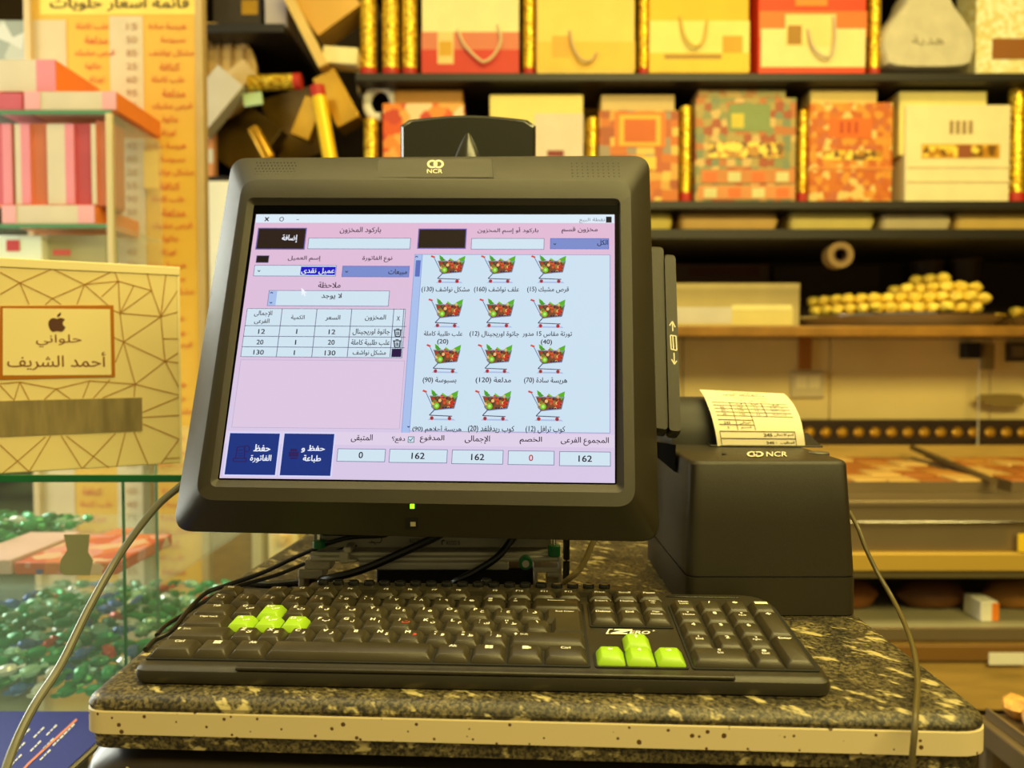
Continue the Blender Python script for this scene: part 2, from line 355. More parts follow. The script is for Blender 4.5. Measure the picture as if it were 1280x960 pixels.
def key(x, row, wu=1.0, du=1.0, green=False, leg=None, ar=None, dx=0, dd=None, red=False, h=.0054):
    y = ROW[row]; d_ = dd or U*du; L, h = keymesh(U*wu, d_, h); ck = (round(wu, 4), round(d_, 5), h, green)
    if ck not in mesh_cache:
        o = MB().loft(L).build('key', GREENK if green else KEYM, kb); mesh_cache[ck] = o.data
    else:
        o = bpy.data.objects.new('key', mesh_cache[ck]); sc.collection.objects.link(o); o.parent = kb
    if green: o['label'] = 'lime green key'
    o.location = (x, y, 0)
    if leg or ar:
        m = MB(); cxx = U*wu/2; fn = lambda u, v: Vector((u, v, h+.00012)); top = d_-.0012-.0008
        if leg == 'SHIFT': arrow(m, .0048, top-.0030, .0028, 0, h+.00012); textc(m, 'Shift', fn, .0105, top-.0033, .0022)
        elif leg == 'BACK': m.box(cxx-.006, top-.0035, h, cxx+.006, top-.0029, h+.0001); arrow(m, cxx-.006, top-.0032, .0020, 90, h+.00012)
        elif leg == 'WIN':
            for a in (0, 1):
                for c in (0, 1): m.box(cxx-.0026+a*.0027, top-.0052+c*.0021, h, cxx-.0002+a*.0027, top-.0034+c*.0021, h+.0001)
        elif leg == 'MENU':
            m.box(cxx-.002, top-.0050, h, cxx+.002, top-.0012, h+.0001); m.box(cxx+.002, top-.0045, h, cxx+.0036, top-.0024, h+.0001)
        elif leg in ('UP', 'DN', 'LT', 'RT'): arrow(m, cxx, top-.0034, .0030, {'UP': 0, 'DN': 180, 'LT': 90, 'RT': -90}[leg], h+.00012)
        elif leg:
            two = leg.split('|')
            if len(two) == 2 and len(leg) > 4:
                textc(m, two[0], fn, cxx, top-.0020, .0026, wmax=U*wu-.009, bold=.02); textc(m, two[1], fn, cxx, top-.0056, .0024, wmax=U*wu-.009, bold=.02)
            elif len(two) == 2:
                textc(m, two[0], fn, cxx-.0024, top-.0018, .0022, wmax=.003); textc(m, two[1], fn, cxx-.0024, top-.0054, .0022, wmax=.003)
            else:
                lx = cxx-.0024 if (len(leg) == 1 and ar) else cxx; textc(m, leg, fn, lx, top-.0026, .0038 if len(leg) == 1 else .0029, wmax=U*wu-.0070, bold=.045 if len(leg) == 1 else .03)
        m.build('legend', WHITEINK, o, smooth=False)
        if ar:
            m = MB(); textc(m, ar, fn, cxx+.0028, top-.0062, .0036, wmax=.0056, bold=.035); m.build('legend', P((200, 70, 50)) if red else WHITEINK, o, smooth=False)
    return o
def arrow(m, cx, cy, s_, deg, z):
    c, s = math.cos(R(deg)), math.sin(R(deg)); f = lambda x, y: Vector((cx+x*c-y*s, cy+x*s+y*c, z))
    m.poly([f(-s_*.5, 0), f(s_*.5, 0), f(0, s_*.6)]); m.poly([f(-s_*.18, -s_*.6), f(s_*.18, -s_*.6), f(s_*.18, 0), f(-s_*.18, 0)])
x = 0
for leg, wd in (('Ctrl', 1.5), ('WIN', 1.25), ('Alt', 1.25), (None, 5.75), ('Alt', 1.25), ('WIN', 1.25), ('MENU', 1.25), ('Ctrl', 1.5)): key(x*U, 0, wd, leg=leg); x += wd
key(0, 1, 2.25, leg='SHIFT'); key(12.25*U, 1, 2.75, leg='SHIFT')
for i, (a, c) in enumerate(zip('ZXCVBNM', 'ئءؤرىةو')): key((2.25+i)*U, 1, leg=a, ar=None if a == 'B' else c, red=a == 'M')
for i, (a, c) in enumerate((('<|,', 'ز'), ('>|.', 'ظ'))): key((9.25+i)*U, 1, leg=a, ar='و' if i == 0 else c)
key(11.25*U, 1, leg='?|/', ar='ظ')
key(0, 2, 1.75, leg='Caps Lock')
for i, (a, c) in enumerate(zip('ASDFGHJKL', 'شسيبلاتنم')): key((1.75+i)*U, 2, leg=a, ar=c, green=a in 'ASD', red=a == 'J')
key(10.75*U, 2, leg=':|;', ar='ك'); key(11.75*U, 2, leg='"|,', ar='ط'); key(12.75*U, 2, 1.0, leg='\\')
key(0, 3, 1.5, leg='Tab')
for i, (a, c) in enumerate(zip('QWERTYUIOP', 'ضصثقفغعهخح')): key((1.5+i)*U, 3, leg=a, ar=c, green=a == 'W')
key(11.5*U, 3, leg='{|[', ar='ج'); key(12.5*U, 3, leg='}|]', ar='د')
# the tall enter key
g = .00055
def Lp(i1, i2f, i2b, z):
    pts = [(13.75*U+g+i1, 2*U+g+i2f), (15*U-g-i1, 2*U+g+i2f), (15*U-g-i1, 4*U-g-i2b), (13.5*U+g+i1, 4*U-g-i2b), (13.5*U+g+i1, 3*U+g+i2f), (13.75*U+g+i1, 3*U+g+i2f)]
    return [Vector((a, c, z)) for a, c in pts]
o = MB().loft([Lp(0, 0, 0, .0006), Lp(.0002, .0002, .0002, .0016), Lp(.003, .0024, .0012, .0054)]).build('key', KEYM, kb, smooth=False)
m = MB(); textc(m, 'End Enter', lambda u, v: Vector((u, v, .0056)), 14.3*U, 4*U-.0058, .0024, bold=.01); m.build('legend', WHITEINK, o, smooth=False)
for i, (a, c) in enumerate(zip('~!@#$%^&*()_+', '`1234567890-=')): key(i*U, 4, leg=a+'|'+c, ar='ذ' if i == 0 else '١٢٣٤٥٦٧٨٩٠'[i-1] if i < 11 else None)
key(13*U, 4, 2, leg='BACK')
FD = .0150
key(0, 5, leg='Esc', dd=FD, h=.0046)
for gx, k0 in ((2, 1), (6.5, 5), (11, 9)):
    for i in range(4): key((gx+i)*U, 5, leg='F%d' % (k0+i), dd=FD, h=.0046)
NX = 15*U+.0049
for r, names in ((5, ('Print', 'Scroll', 'Pause')), (4, ('Insert', 'Home', 'Page|Up')), (3, ('Delete', 'End', 'Page|Down'))):
    for i, n_ in enumerate(names): key(NX+i*U, r, leg=n_, dd=FD if r == 5 else None, h=.0046 if r == 5 else .0054)
key(NX+U, 1, leg='UP', green=True); key(NX, 0, leg='LT', green=True); key(NX+U, 0, leg='DN', green=True); key(NX+2*U, 0, leg='RT', green=True)
PX = 18*U+.0088
for r, names in ((4, ('Num|Lock', '/', '*', '-')), (3, ('7|Home', '8', '9|PgUp')), (2, ('4', '5', '6')), (1, ('1|End', '2', '3|PgDn'))):
    for i, n_ in enumerate(names): key(PX+i*U, r, leg=n_)
key(PX, 0, 2, leg='0|Ins'); key(PX+2*U, 0, leg='.|Del'); key(PX+3*U, 2, 1, 2, leg='+'); key(PX+3*U, 0, 1, 2, leg='Enter')
MB().loft([rrect(.070, .1095, .322, D_, .003, -.001), rrect(.070, .1100, .322, D_, .003, .0035), rrect(.072, .1115, .320, D_-.001, .003, .0042)]).build('button_rail', KBODY, kb)
for i in range(19):                                 # media buttons along the back
    xx = .0805+i*.01245
    MB().lathe([(.0044, -.0004), (.0044, .0028), (.0038, .0036), (.0, .0038)], 14, Matrix.Translation((xx, .1175, .0042)) @ Matrix.Scale(.62, 4, (0, 1, 0))).build('media_button', mat('glossy_button', (24, 23, 21), .15), kb)
MB().lathe([(.0044, -.0004), (.0044, .0036), (.0038, .0044), (.0, .0046)], 14, Matrix.Translation((.0805+10*.01245+.006, .1222, .0045)) @ Matrix.Scale(.62, 4, (0, 1, 0))).build('media_button', MATS['glossy_button'], kb)
m = MB(); fk = lambda u, v: Vector((u, v, .0002))
lx, ly = NX+.0135, 2*U+.0080                         # slanted Z in a box, then ERO
def sk(x, y): return Vector((lx+x+y*.35, ly+y, .0003))
m.poly([sk(0, .0078), sk(.0125, .0078), sk(.0125, .0060), sk(.0060, .0020), sk(.0105, .0020), sk(.0105, 0), sk(-.001, 0), sk(-.001, .0018), sk(.0055, .0058), sk(0, .0058)])
m.poly([sk(-.0042, .0078), sk(-.0012, .0078), sk(-.0012, .0068), sk(-.0030, .0068), sk(-.0030, .0010), sk(-.0016, .0010), sk(-.0016, 0), sk(-.0042, 0)])
text(m, 'ERO', lambda u, v: sk(u, v), (.0118, .0056, .0258, .0008), bold=.03)
text(m, '+', lambda u, v: sk(u, v), (.0264, .0072, .0286, .0050)); m.build('keyboard_lettering', WHITEINK, kb, smooth=False)

# ------------------------------------------------------------------ the touch terminal
MM = Matrix.Translation((-.0699315, .60558202, H+.01565317)) @ Matrix.Rotation(-.04094, 4, 'Z') @ Matrix.Rotation(-.32011, 4, 'X') @ Matrix.Rotation(.015574, 4, 'Y') @ Matrix.Rotation(math.pi/2, 4, 'X')
MI = MM.inverted()
mon = thing('touch_terminal', 'black all-in-one till computer, its wide screen tilted back and lit with a pink sales page', 'computer', MM)
def mq(px4, r, w_, n=8): return rquad([onplane(x, y, MM, w_).to_2d() for x, y in px4], r, w_, n)
OUT = [(216, 664), (824.5, 677.5), (811.5, 194.5), (290.5, 197.5)]
FACE = [(243, 625.5), (795, 634.5), (789, 225), (303, 223.5)]
LIPO = [(262, 608.5), (780.5, 616), (775.5, 248), (309.5, 247)]
LIPI = [(272.3, 599.6), (770.8, 605.8), (772.8, 256.5), (317.5, 256.5)]
def shrink(px4, k):
    cx = sum(p[0] for p in px4)/4; cy = sum(p[1] for p in px4)/4; return [(cx+(x-cx)*k, cy+(y-cy)*k) for x, y in px4]
MB().loft([mq(shrink(OUT, .80), .02, -.062), mq(shrink(OUT, .94), .02, -.056), mq(OUT, .016, -.036), mq(OUT, .016, -.0195), mq(shrink(OUT, .998), .016, -.0180),
           mq(FACE, .0155, .0036), mq(shrink(FACE, .997), .015, .0040), mq(LIPO, .006, .0040), mq(shrink(LIPO, .997), .0058, .0036), mq(LIPI, .0015, .0002), mq(LIPI, .0015, -.002)], True, True).build('bezel', BLK, mon)
MB().loft([mq(LIPI, .001, -.0015, 2), mq(LIPI, .001, .0003, 2)]).build('screen_glass', mat('black_screen_glass', (3, 3, 4), .45, spec=.03), mon)
# homography between the four screen corners and the unit square
SCR = [(320.3, 268.0), (768.3, 268.3), (768.6, 603.8), (274.4, 597.6)]      # TL TR BR BL
def solve(A, B):
    n = len(B); M = [r[:]+[b] for r, b in zip(A, B)]
    for i in range(n):
        k = max(range(i, n), key=lambda q: abs(M[q][i])); M[i], M[k] = M[k], M[i]
        for j in range(n):
            if j != i:
                f = M[j][i]/M[i][i]; M[j] = [a-f*c for a, c in zip(M[j], M[i])]
    return [M[i][n]/M[i][i] for i in range(n)]
def homog(src, dst):
    A = []; B = []
    for (x, y), (u, v) in zip(src, dst):
        A.append([x, y, 1, 0, 0, 0, -u*x, -u*y]); B.append(u); A.append([0, 0, 0, x, y, 1, -v*x, -v*y]); B.append(v)
    return solve(A, B)
def hap(h, x, y):
    d = h[6]*x+h[7]*y+1; return ((h[0]*x+h[1]*y+h[2])/d, (h[3]*x+h[4]*y+h[5])/d)
HS = homog(SCR, [(0, 0), (1, 0), (1, 1), (0, 1)]); LC = [onplane(x, y, MM, .0004).to_2d() for x, y in SCR]
HL = homog([(0, 0), (1, 0), (1, 1), (0, 1)], [tuple(p) for p in LC])
def ST(px, py): return hap(HS, px, py)
def S2(s_, t_, w_): u, v = hap(HL, s_, t_); return Vector((u, v, w_))
scr = MB(); N = 8
def lerp(a, b, t): return tuple(x+(y-x)*t for x, y in zip(a, b))
for j in range(N):
    for i in range(2):
        a, c = i/2, (i+1)/2; t0, t1 = j/N, (j+1)/N
        scr.quad(S2(a, t1, .0005), S2(c, t1, .0005), S2(c, t0, .0005), S2(a, t0, .0005), 0, lerp((226, 184, 212), (216, 200, 230), min(1, (t0+t1)/2*1.3)))
screen = scr.build('screen', GLOW, mon, smooth=False, label='lit colour screen with a pink sales page')
def srect(mb, x0, y0, x1, y1, col, w_=.0006, edge=None, ew=.0022):
    (s0, t0), (s1, t1) = ST(x0, y0), ST(x1, y1); s0 = max(s0, .001); s1 = min(s1, .999)
    if edge:
        mb.quad(S2(s0-ew*.75, t1+ew, w_-.00003), S2(s1+ew*.75, t1+ew, w_-.00003), S2(s1+ew*.75, t0-ew, w_-.00003), S2(s0-ew*.75, t0-ew, w_-.00003), 0, edge)
    mb.quad(S2(s0, t1, w_), S2(s1, t1, w_), S2(s1, t0, w_), S2(s0, t0, w_), 0, col)
def stext(mb, txt, x0, y0, x1, y1, col=(30, 12, 40), w_=.0008, bold=0.017):
    if txt == '1': x0, x1 = (x0+x1)/2-.75, (x0+x1)/2+.75
    (s0, t0), (s1, t1) = ST(x0, (y0+y1)/2), ST(x1, (y0+y1)/2); ta, tb = ST((x0+x1)/2, y0)[1], ST((x0+x1)/2, y1)[1]
    text(mb, txt, lambda u, v: S2(u, v, w_), (s0, ta, s1, tb), col, bold=bold)
FLD = (208, 228, 241); EG = (120, 124, 160); BL2 = (122, 140, 206); SB = (168, 192, 236)
p = MB()
srect(p, 320.3, 268, 768.3, 279, (220, 236, 248)); srect(p, 757.5, 271, 764.5, 278.5, (20, 18, 30), .0007)
srect(p, 324, 286, 379.5, 311, (42, 28, 24), edge=(110, 100, 170), ew=.004); srect(p, 386.5, 298, 512, 311, FLD, edge=EG)
srect(p, 524.5, 287, 581, 310, (42, 30, 22), edge=(110, 100, 170), ew=.004); srect(p, 590, 298.5, 679.5, 311.5, FLD, edge=EG); srect(p, 688.5, 298.5, 760.5, 311, BL2, edge=(100, 110, 190))
srect(p, 526, 318.5, 762, 541, (204, 225, 241), edge=(150, 150, 200)); srect(p, 519.3, 318.5, 511.5, 541, SB, .0007, edge=(140, 160, 210)); srect(p, 520, 325.5, 524.6, 346, (92, 112, 190), .00075)
srect(p, 321.5, 320, 335, 328, (36, 24, 24), edge=(110, 100, 150)); srect(p, 319, 332, 419, 345, FLD, edge=EG); srect(p, 376.5, 333.5, 418.8, 344, (22, 18, 190), .0007)
srect(p, 429, 333, 510.5, 346, BL2, edge=(100, 110, 190)); srect(p, 337, 363.5, 485, 382.5, FLD, edge=EG); srect(p, 337, 363.8, 344.5, 382, SB, .0007)
srect(p, 309.5, 386, 502, 447, FLD, edge=(60, 50, 80), ew=.0016)
for y in (407.7, 421, 434.2):
    (s0, _) = ST(309, 386); (s1, _) = ST(509.5, 386); tt = ST(400, y)[1]; p.quad(*[S2(a, c, .0007) for a, c in ((s0, tt+.0012), (s1, tt+.0012), (s1, tt-.0012), (s0, tt-.0012))], 0, (90, 90, 120))
for x in (353, 396.5, 440, 492.5, 505):
    s0, t0 = ST(x, 386); _, t1 = ST(x, 447); p.quad(*[S2(a, c, .0007) for a, c in ((s0-.001, t1-.002), (s0+.001, t1-.002), (s0+.001, t0), (s0-.001, t0))], 0, (110, 110, 140))
srect(p, 490, 436, 501.5, 446.5, (40, 20, 70), .0008)
srect(p, 301.5, 450, 499, 536, (222, 200, 226), .00056, edge=(170, 160, 190), ew=.0012)
srect(p, 270, 538.5, 780, 560, (224, 208, 232), .00085)                       # the footer covers the last row of captions
srect(p, 288, 541.5, 344, 594, (28, 52, 128), .0009, edge=(215, 215, 250), ew=.005); srect(p, 356, 542, 413, 595, (28, 52, 128), .0009, edge=(215, 215, 250), ew=.005)
for x0, y0, x1, y1 in ((423, 561.5, 480.5, 577), (488, 562, 558, 578.5), (566, 563, 628, 580), (636, 564, 692, 581), (700, 565, 762.5, 582.5)): srect(p, x0, y0, x1, y1, FLD, .0009, edge=EG)
srect(p, 511, 546.5, 517, 552.7, FLD, .0009, edge=(50, 100, 110))
for x, y in ((325, 409), (325, 418)): pass
p.build('screen_panel', GLOW, screen, smooth=False, kind='stuff')
q = MB(); K = (30, 12, 40); WH = (240, 244, 255)
for a in [('نقطة البيع', 724, 272.5, 756, 279, (110, 110, 130), .0008, 0), ('×', 331, 271.5, 336.5, 277), ('○', 349.5, 271.5, 355, 277), ('–', 370.5, 274.5, 374, 275.1),
    ('إضافة', 352.5, 293.5, 372, 303.5, WH, .0008, .03), ('باركود المخزون', 425, 284, 476.5, 292.5), ('باركود أو إسم المخزون', 597, 284.2, 673, 293), ('مخزون قسم', 702, 284, 747, 292.5),
    ('الكل', 746.5, 300, 760, 308), ('نوع الفاتورة', 453, 320, 490.5, 328), ('إسم العميل', 360, 320, 401, 327.5), ('عميل نقدى', 376.8, 335, 418.5, 343.5, WH, .0008, .02),
    ('مبيعات', 485.5, 336.5, 509, 344.5), ('ملاحظة', 398, 352.5, 426, 360), ('لا يوجد', 402, 366.5, 427.5, 374.5),
    ('الإجمالى', 318, 388.5, 340.5, 396.5), ('الفرعى', 318, 398.5, 337, 405.5), ('الكمية', 364, 394, 381, 400.5), ('السعر', 407, 394, 425.5, 401.5), ('المخزون', 456.5, 393.5, 482.5, 401.5), ('X', 496, 395.5, 500, 401),
    ('12', 323, 411.5, 331.5, 417.5), ('1', 370, 411.5, 372.3, 417.5), ('12', 411, 412, 419.5, 418), ('جاتوة اوريجينال', 441, 411, 487.5, 419.5),
    ('20', 321, 424.8, 329.5, 430.8), ('1', 368.5, 425, 371, 431), ('20', 410, 425, 418.5, 431.2), ('علب طلبية كاملة', 439, 424.5, 487.5, 433),
    ('130', 317, 437.5, 330, 443.5), ('1', 367, 438, 369.3, 444), ('130', 406, 438.3, 419.5, 444.5), ('مشكل نواشف', 441, 437.5, 482.5, 445.5),
    ('مشكل نواشف (130)', 527, 358.5, 587, 366.5), ('علف نواشف (160)', 592.5, 358.5, 649, 366.5), ('قرص مشبك (15)', 659, 358.5, 711, 366.5),
    ('علب طلبية كاملة', 530, 414, 578.5, 421.5), ('(20)', 546.5, 424, 560.5, 431.5), ('جاتوة اوريجينال (12)', 587, 414, 649, 422), ('تورتة مقاس 15 مدور', 653, 414, 715, 422), ('(40)', 676, 424.5, 690, 432),
    ('بسبوسة (90)', 528.5, 471.5, 570.5, 480), ('مدلعة (120)', 594.5, 471.5, 638.8, 480), ('هريسة سادة (70)', 655, 471.8, 709, 480.5),
    ('هريسة أحلاهم (90)', 515.5, 532, 577, 541.5), ('كوب ريدفلفد (20)', 585, 532, 643, 541.5), ('كوب ترافل (12)', 657, 532.5, 706.5, 542)]:
    stext(q, *a)
W9 = .0010
for a in [('حفظ', 317.5, 555.5, 338.5, 564.5, WH, W9, .03), ('الفاتورة', 313, 568.5, 339.5, 578.5, WH, W9, .03), ('حفظ و', 377, 556.5, 406.5, 566, WH, W9, .03), ('طباعة', 379, 569, 401.5, 578.5, WH, W9, .03),
    ('المتبقى', 439, 543, 466, 553, K, W9), ('دفع؟', 490, 546, 506.5, 554, K, W9), ('المدفوع', 525, 544, 555.5, 554, K, W9), ('الإجمالى', 581, 544.5, 612.5, 555, K, W9), ('الخصم', 649.5, 546, 677.5, 555.5, K, W9), ('المجموع الفرعى', 701, 546.5, 761, 557.5, K, W9),
    ('0', 448.5, 565, 454, 573, K, W9), ('162', 514.5, 566, 531, 574, K, W9), ('162', 589, 567.5, 605.5, 575.5, K, W9), ('0', 661, 568.5, 666.5, 576.5, (205, 40, 60), W9), ('162', 723, 569.5, 740, 577.5, K, W9), ('✓', 511.5, 547, 516.5, 552, (40, 90, 110), W9)]:
    stext(q, *a)
def bars(mb, pts, wd, col, w_):                    # thin strokes in photo pixels of the screen page
    for (x0, y0), (x1, y1) in zip(pts, pts[1:]):
        a = Vector(ST(x0, y0)); c = Vector(ST(x1, y1)); d = (c-a); n = Vector((-d.y, d.x)).normalized()*wd
        mb.quad(*[S2(z.x, z.y, w_) for z in (a+n, c+n, c-n, a-n)], 0, col)
for yy in (410.8, 424.3):                           # two waste bins
    xx = 497.3 if yy < 420 else 496.5; c = (30, 26, 50)
    bars(q, [(xx-5, yy+2), (xx+5, yy+2)], .0018, c, .0009); bars(q, [(xx-3.8, yy+2), (xx-3, yy+10), (xx+3, yy+10), (xx+3.8, yy+2)], .0016, c, .0009); bars(q, [(xx-2, yy+.6), (xx+2, yy+.6)], .0016, c, .0009)
    for k in (-1.3, 0, 1.3): bars(q, [(xx+k, yy+4), (xx+k, yy+8.5)], .0009, c, .0009)
IC = (46, 30, 92)
bars(q, [(293, 577), (308, 577), (308, 573), (292, 573), (292, 577)], .0016, IC, W9); bars(q, [(295, 573), (297, 559), (306, 558), (306, 573)], .0016, IC, W9)
for yy in (563, 567, 570): bars(q, [(298, yy), (304, yy)], .0012, IC, W9)
for k in range(8):
    a0, a1 = k*math.pi/4, (k+1)*math.pi/4; bars(q, [(309+3.5*math.cos(a0), 561+4*math.sin(a0)), (309+3.5*math.cos(a1), 561+4*math.sin(a1))], .0015, IC, W9)
srect(q, 361.5, 565, 373, 571, IC, W9); srect(q, 363.5, 561, 371.5, 564.5, IC, W9); srect(q, 363, 572, 372, 574, IC, W9)
for x, y in ((322.5, 338), (432, 339), (692, 304.5)): bars(q, [(x, y), (x+1.5, y+2), (x+3, y)], .0012, (60, 60, 90), .0009)
for x, y, d in ((340, 367, -1.5), (339, 378, 1.5), (521, 322, -1.5), (511, 533, 1.5)): bars(q, [(x-1.5, y), (x, y+d), (x+1.5, y)], .0014, (50, 60, 120), .0011)
cur = [(377, 360), (377.5, 370), (379.5, 367.5), (381, 371), (382.5, 370), (381.3, 367), (384, 366.5)]
q.poly([S2(*ST(x, y), .0012) for x, y in cur[::-1]], 0, (240, 245, 255))
q.build('screen_lettering', GLOW, screen, smooth=False, kind='stuff')
# the trolley pictures
def trolley():
    c = MB(); f = lambda x, y, w_=0: Vector((x-.5, .5-y, w_)); rnd = random.Random(4)
    def ln(pts, wd, col, w_=.03):
        for (x0, y0), (x1, y1) in zip(pts, pts[1:]):
            a = Vector((x0, y0)); b_ = Vector((x1, y1)); n = Vector((-(b_-a).y, (b_-a).x)).normalized()*wd
            c.quad(*[f(z.x, z.y, w_) for z in (a+n, b_+n, b_-n, a-n)], 0, col)
    def disc(x, y, r, col, w_, n=9): c.poly([f(x+r*.8*math.cos(2*math.pi*k/n), y-r*math.sin(2*math.pi*k/n), w_) for k in range(n)], 0, col)
    c.poly([f(.22, .20), f(.96, .20), f(.90, .60), f(.36, .66)][::-1], 0, (120, 74, 44))
    for pts in ([(.25, .0), (.27, .16), (.38, .2), (.36, .08)], [(.3, .22), (.28, .03), (.44, .18)], [(.72, .22), (.82, .12), (.99, .02), (.97, .2), (.9, .3)], [(.5, .22), (.56, .1), (.68, .2)]):
        c.poly([f(*z, .004) for z in pts], 0, rnd.choice([(90, 176, 40), (70, 150, 50), (116, 196, 50)]))
    for k in range(46):
        x = rnd.uniform(.3, .9); y = rnd.uniform(.2, .58); disc(x, y, rnd.uniform(.04, .07), rnd.choice([(204, 90, 50), (230, 150, 60), (120, 60, 40), (190, 50, 40), (236, 190, 120), (90, 60, 50), (150, 120, 50), (60, 50, 60), (80, 120, 50)]), .006+k*.0003)
    disc(.42, .52, .10, (120, 200, 40), .022); disc(.42, .52, .05, (190, 235, 120), .023)
    for k in range(4): disc(.6+k*.07, .58, .035, (60, 40, 70), .022)
    ln([(.02, .04), (.13, .09)], .03, (214, 70, 60)); ln([(.1, .08), (.36, .66), (.90, .58), (.97, .2)], .012, (110, 130, 170)); ln([(.2, .22), (.96, .22)], .008, (150, 150, 170))
    ln([(.36, .66), (.24, .82), (.86, .84)], .014, (70, 80, 110)); c.poly([f(.2, .97, -.001), f(.95, .97, -.001), f(.9, .92, -.001), f(.25, .92, -.001)], 0, (172, 190, 226))
    for x in (.31, .79): disc(x, .91, .065, (190, 60, 60), .031); disc(x, .91, .03, (90, 60, 80), .032)
    return c
tm = trolley().build('trolley_picture', GLOW, screen, smooth=False)
first = True
for x0, y0, x1, y1 in ((537, 319, 581.5, 355), (600, 319, 644.5, 355), (663, 319, 708, 355), (534, 373, 578.5, 410.5), (598, 373, 643, 410.5), (662, 373.5, 707, 411), (531.5, 430, 576, 467.5), (596, 430, 640.5, 467.5), (662, 430.5, 707, 468), (526.5, 487, 572.5, 526.5), (592.5, 487.5, 639, 527), (659, 488, 706.5, 527.5)):
    o = tm if first else tm.copy()
    if not first: sc.collection.objects.link(o); o.parent = screen
    first = False
    (s0, t0), (s1, t1) = ST((x0+x1)/2-(x1-x0)/2, (y0+y1)/2), ST((x0+x1)/2+(x1-x0)/2, (y0+y1)/2); ta, tb = ST((x0+x1)/2, y0)[1], ST((x0+x1)/2, y1)[1]
    A = S2(s0, (ta+tb)/2, 0); B = S2(s1, (ta+tb)/2, 0); Cc = S2((s0+s1)/2, ta, 0); D = S2((s0+s1)/2, tb, 0); m_ = (A+B)/2
    o.location = (m_.x, m_.y, .00068); o.scale = ((B-A).length, (Cc-D).length, .003)

# details of the bezel, on its sloping faces
def plane_of(a, b_, c_): n = (b_-a).cross(c_-a).normalized(); return a, n
def onp(px, py, pl, lift=0):
    d = MI.to_3x3() @ ray(px, py); o = MI @ C0; a, n = pl; n = n if n.z > 0 else -n; t = (a+n*lift-o).dot(n)/d.dot(n); return o+d*t
def l3(px, w_): return onplane(*px, MM, w_)
TP = plane_of(l3(OUT[3], -.018), l3(OUT[2], -.018), l3((789, 225), .0036)); BP = plane_of(l3(OUT[0], -.018), l3(OUT[1], -.018), l3((795, 634.5), .0036))
def patch(mb, px4, pl, lift, base=-.0005): 
    t = [onp(x, y, pl, lift) for x, y in px4]; b_ = [onp(x, y, pl, base) for x, y in px4]; mb.loft([b_, t])
m = MB(); patch(m, [(471, 221.5), (616, 221.5), (614, 198.5), (473, 199)], TP, .0011); m.build('top_cover_plate', BLK, mon, smooth=False)
m = MB(); patch(m, [(469.8, 222.6), (617.2, 222.6), (615, 198.2), (472, 198.7)], TP, .0008); m.build('cover_seam', DARK, mon, smooth=False)
def rings(m, fn, cx, cy, hw, hh, ww, n=18):         # two interlocked oval rings
    for sx in (-1, 1):
        ox = cx+sx*hw*.38; R1 = hw*.62; 
        for k in range(n):
            a0, a1 = 2*math.pi*k/n, 2*math.pi*(k+1)/n
            if sx > 0 and k in (int(n*.40), int(n*.40)+1): continue
            m.poly([fn(ox+R1*math.cos(a)*r, cy+hh*math.sin(a)*r2) for a, r, r2 in ((a0, 1, 1), (a1, 1, 1), (a1, 1-ww, 1-ww), (a0, 1-ww, 1-ww))])
    m.poly([fn(cx+a*hw, cy+c_*hh) for a, c_ in ((-.28, .18), (-.10, .40), (.30, -.22), (.12, -.42))])
m = MB(); ft = lambda u, v: onp(u, v, TP, .0014)
rings(m, ft, 544.3, 205, 10.5, 5.2, .42); text(m, 'NCR', ft, (533.8, 211.2, 553, 216.4), bold=.008); m.build('logo', mat('cream_print', (232, 222, 190), .5), mon, smooth=False)
m = MB()
def hole(px, py, r=.00066):
    c_ = onp(px, py, TP, .0009); m.poly([c_+Vector((r*math.cos(k*math.pi/3), r*math.sin(k*math.pi/3), 0)) for k in range(6)])
for j in range(5):
    for i in range(10): hole(714.5+i*6.5+(.3*j), 204.2+j*4.1)
for j in range(6):
    for i in range(12): hole(321+i*4.3+(2.1 if j % 2 else 0)-j*.7, 203.5+j*3.7)
m.build('speaker_hole', DARK, mon, smooth=False, kind='stuff')
m = MB(); patch(m, [(512.6, 635.8), (518, 635.8), (518, 630.0), (512.6, 630.0)], BP, .0006); m.build('power_light', mat('green_led', (150, 255, 30), .3, emit=2.2), mon, smooth=False, label='glowing green power light')
m = MB(); patch(m, [(506.5, 660.5), (522.5, 660.5), (522.5, 647.5), (506.5, 647.5)], BP, .0003); o = m.build('power_button', DARK, mon, smooth=False)
m = MB(); patch(m, [(513, 658), (519.5, 658), (519.5, 652.5), (513, 652.5)], BP, .0007); m.build('button_mark', P((200, 190, 150)), o, smooth=False)

# card reader slabs on the right flank
def slabm(name, px4, w0, w1, r=.003):
    A = [onplane(x, y, MM, w1).to_2d() for x, y in px4]; c_ = sum(A, Vector((0, 0)))/4
    return MB().loft([rquad(A, r, w0, 5), rquad(A, r, w1-.003, 5), rquad([c_+(a-c_)*.97 for a in A], r, w1, 5)]).build(name, BLK, mon)
slabm('card_reader_half', [(818, 538), (835.5, 541), (829.5, 307), (812, 306)], -.046, -.030); slabm('card_reader_half', [(836.5, 541.5), (851.5, 543), (844.5, 317), (830.5, 316)], -.044, -.028)
m = MB(); fm = lambda x, y: onplane(x, y, MM, -.0277)
def strk(m, fn, pts, wd):
    for (x0, y0), (x1, y1) in zip(pts, pts[1:]):
        d = math.hypot(x1-x0, y1-y0); nx, ny = -(y1-y0)/d*wd, (x1-x0)/d*wd
        m.quad(fn(x0+nx, y0+ny), fn(x1+nx, y1+ny), fn(x1-nx, y1-ny), fn(x0-nx, y0-ny))
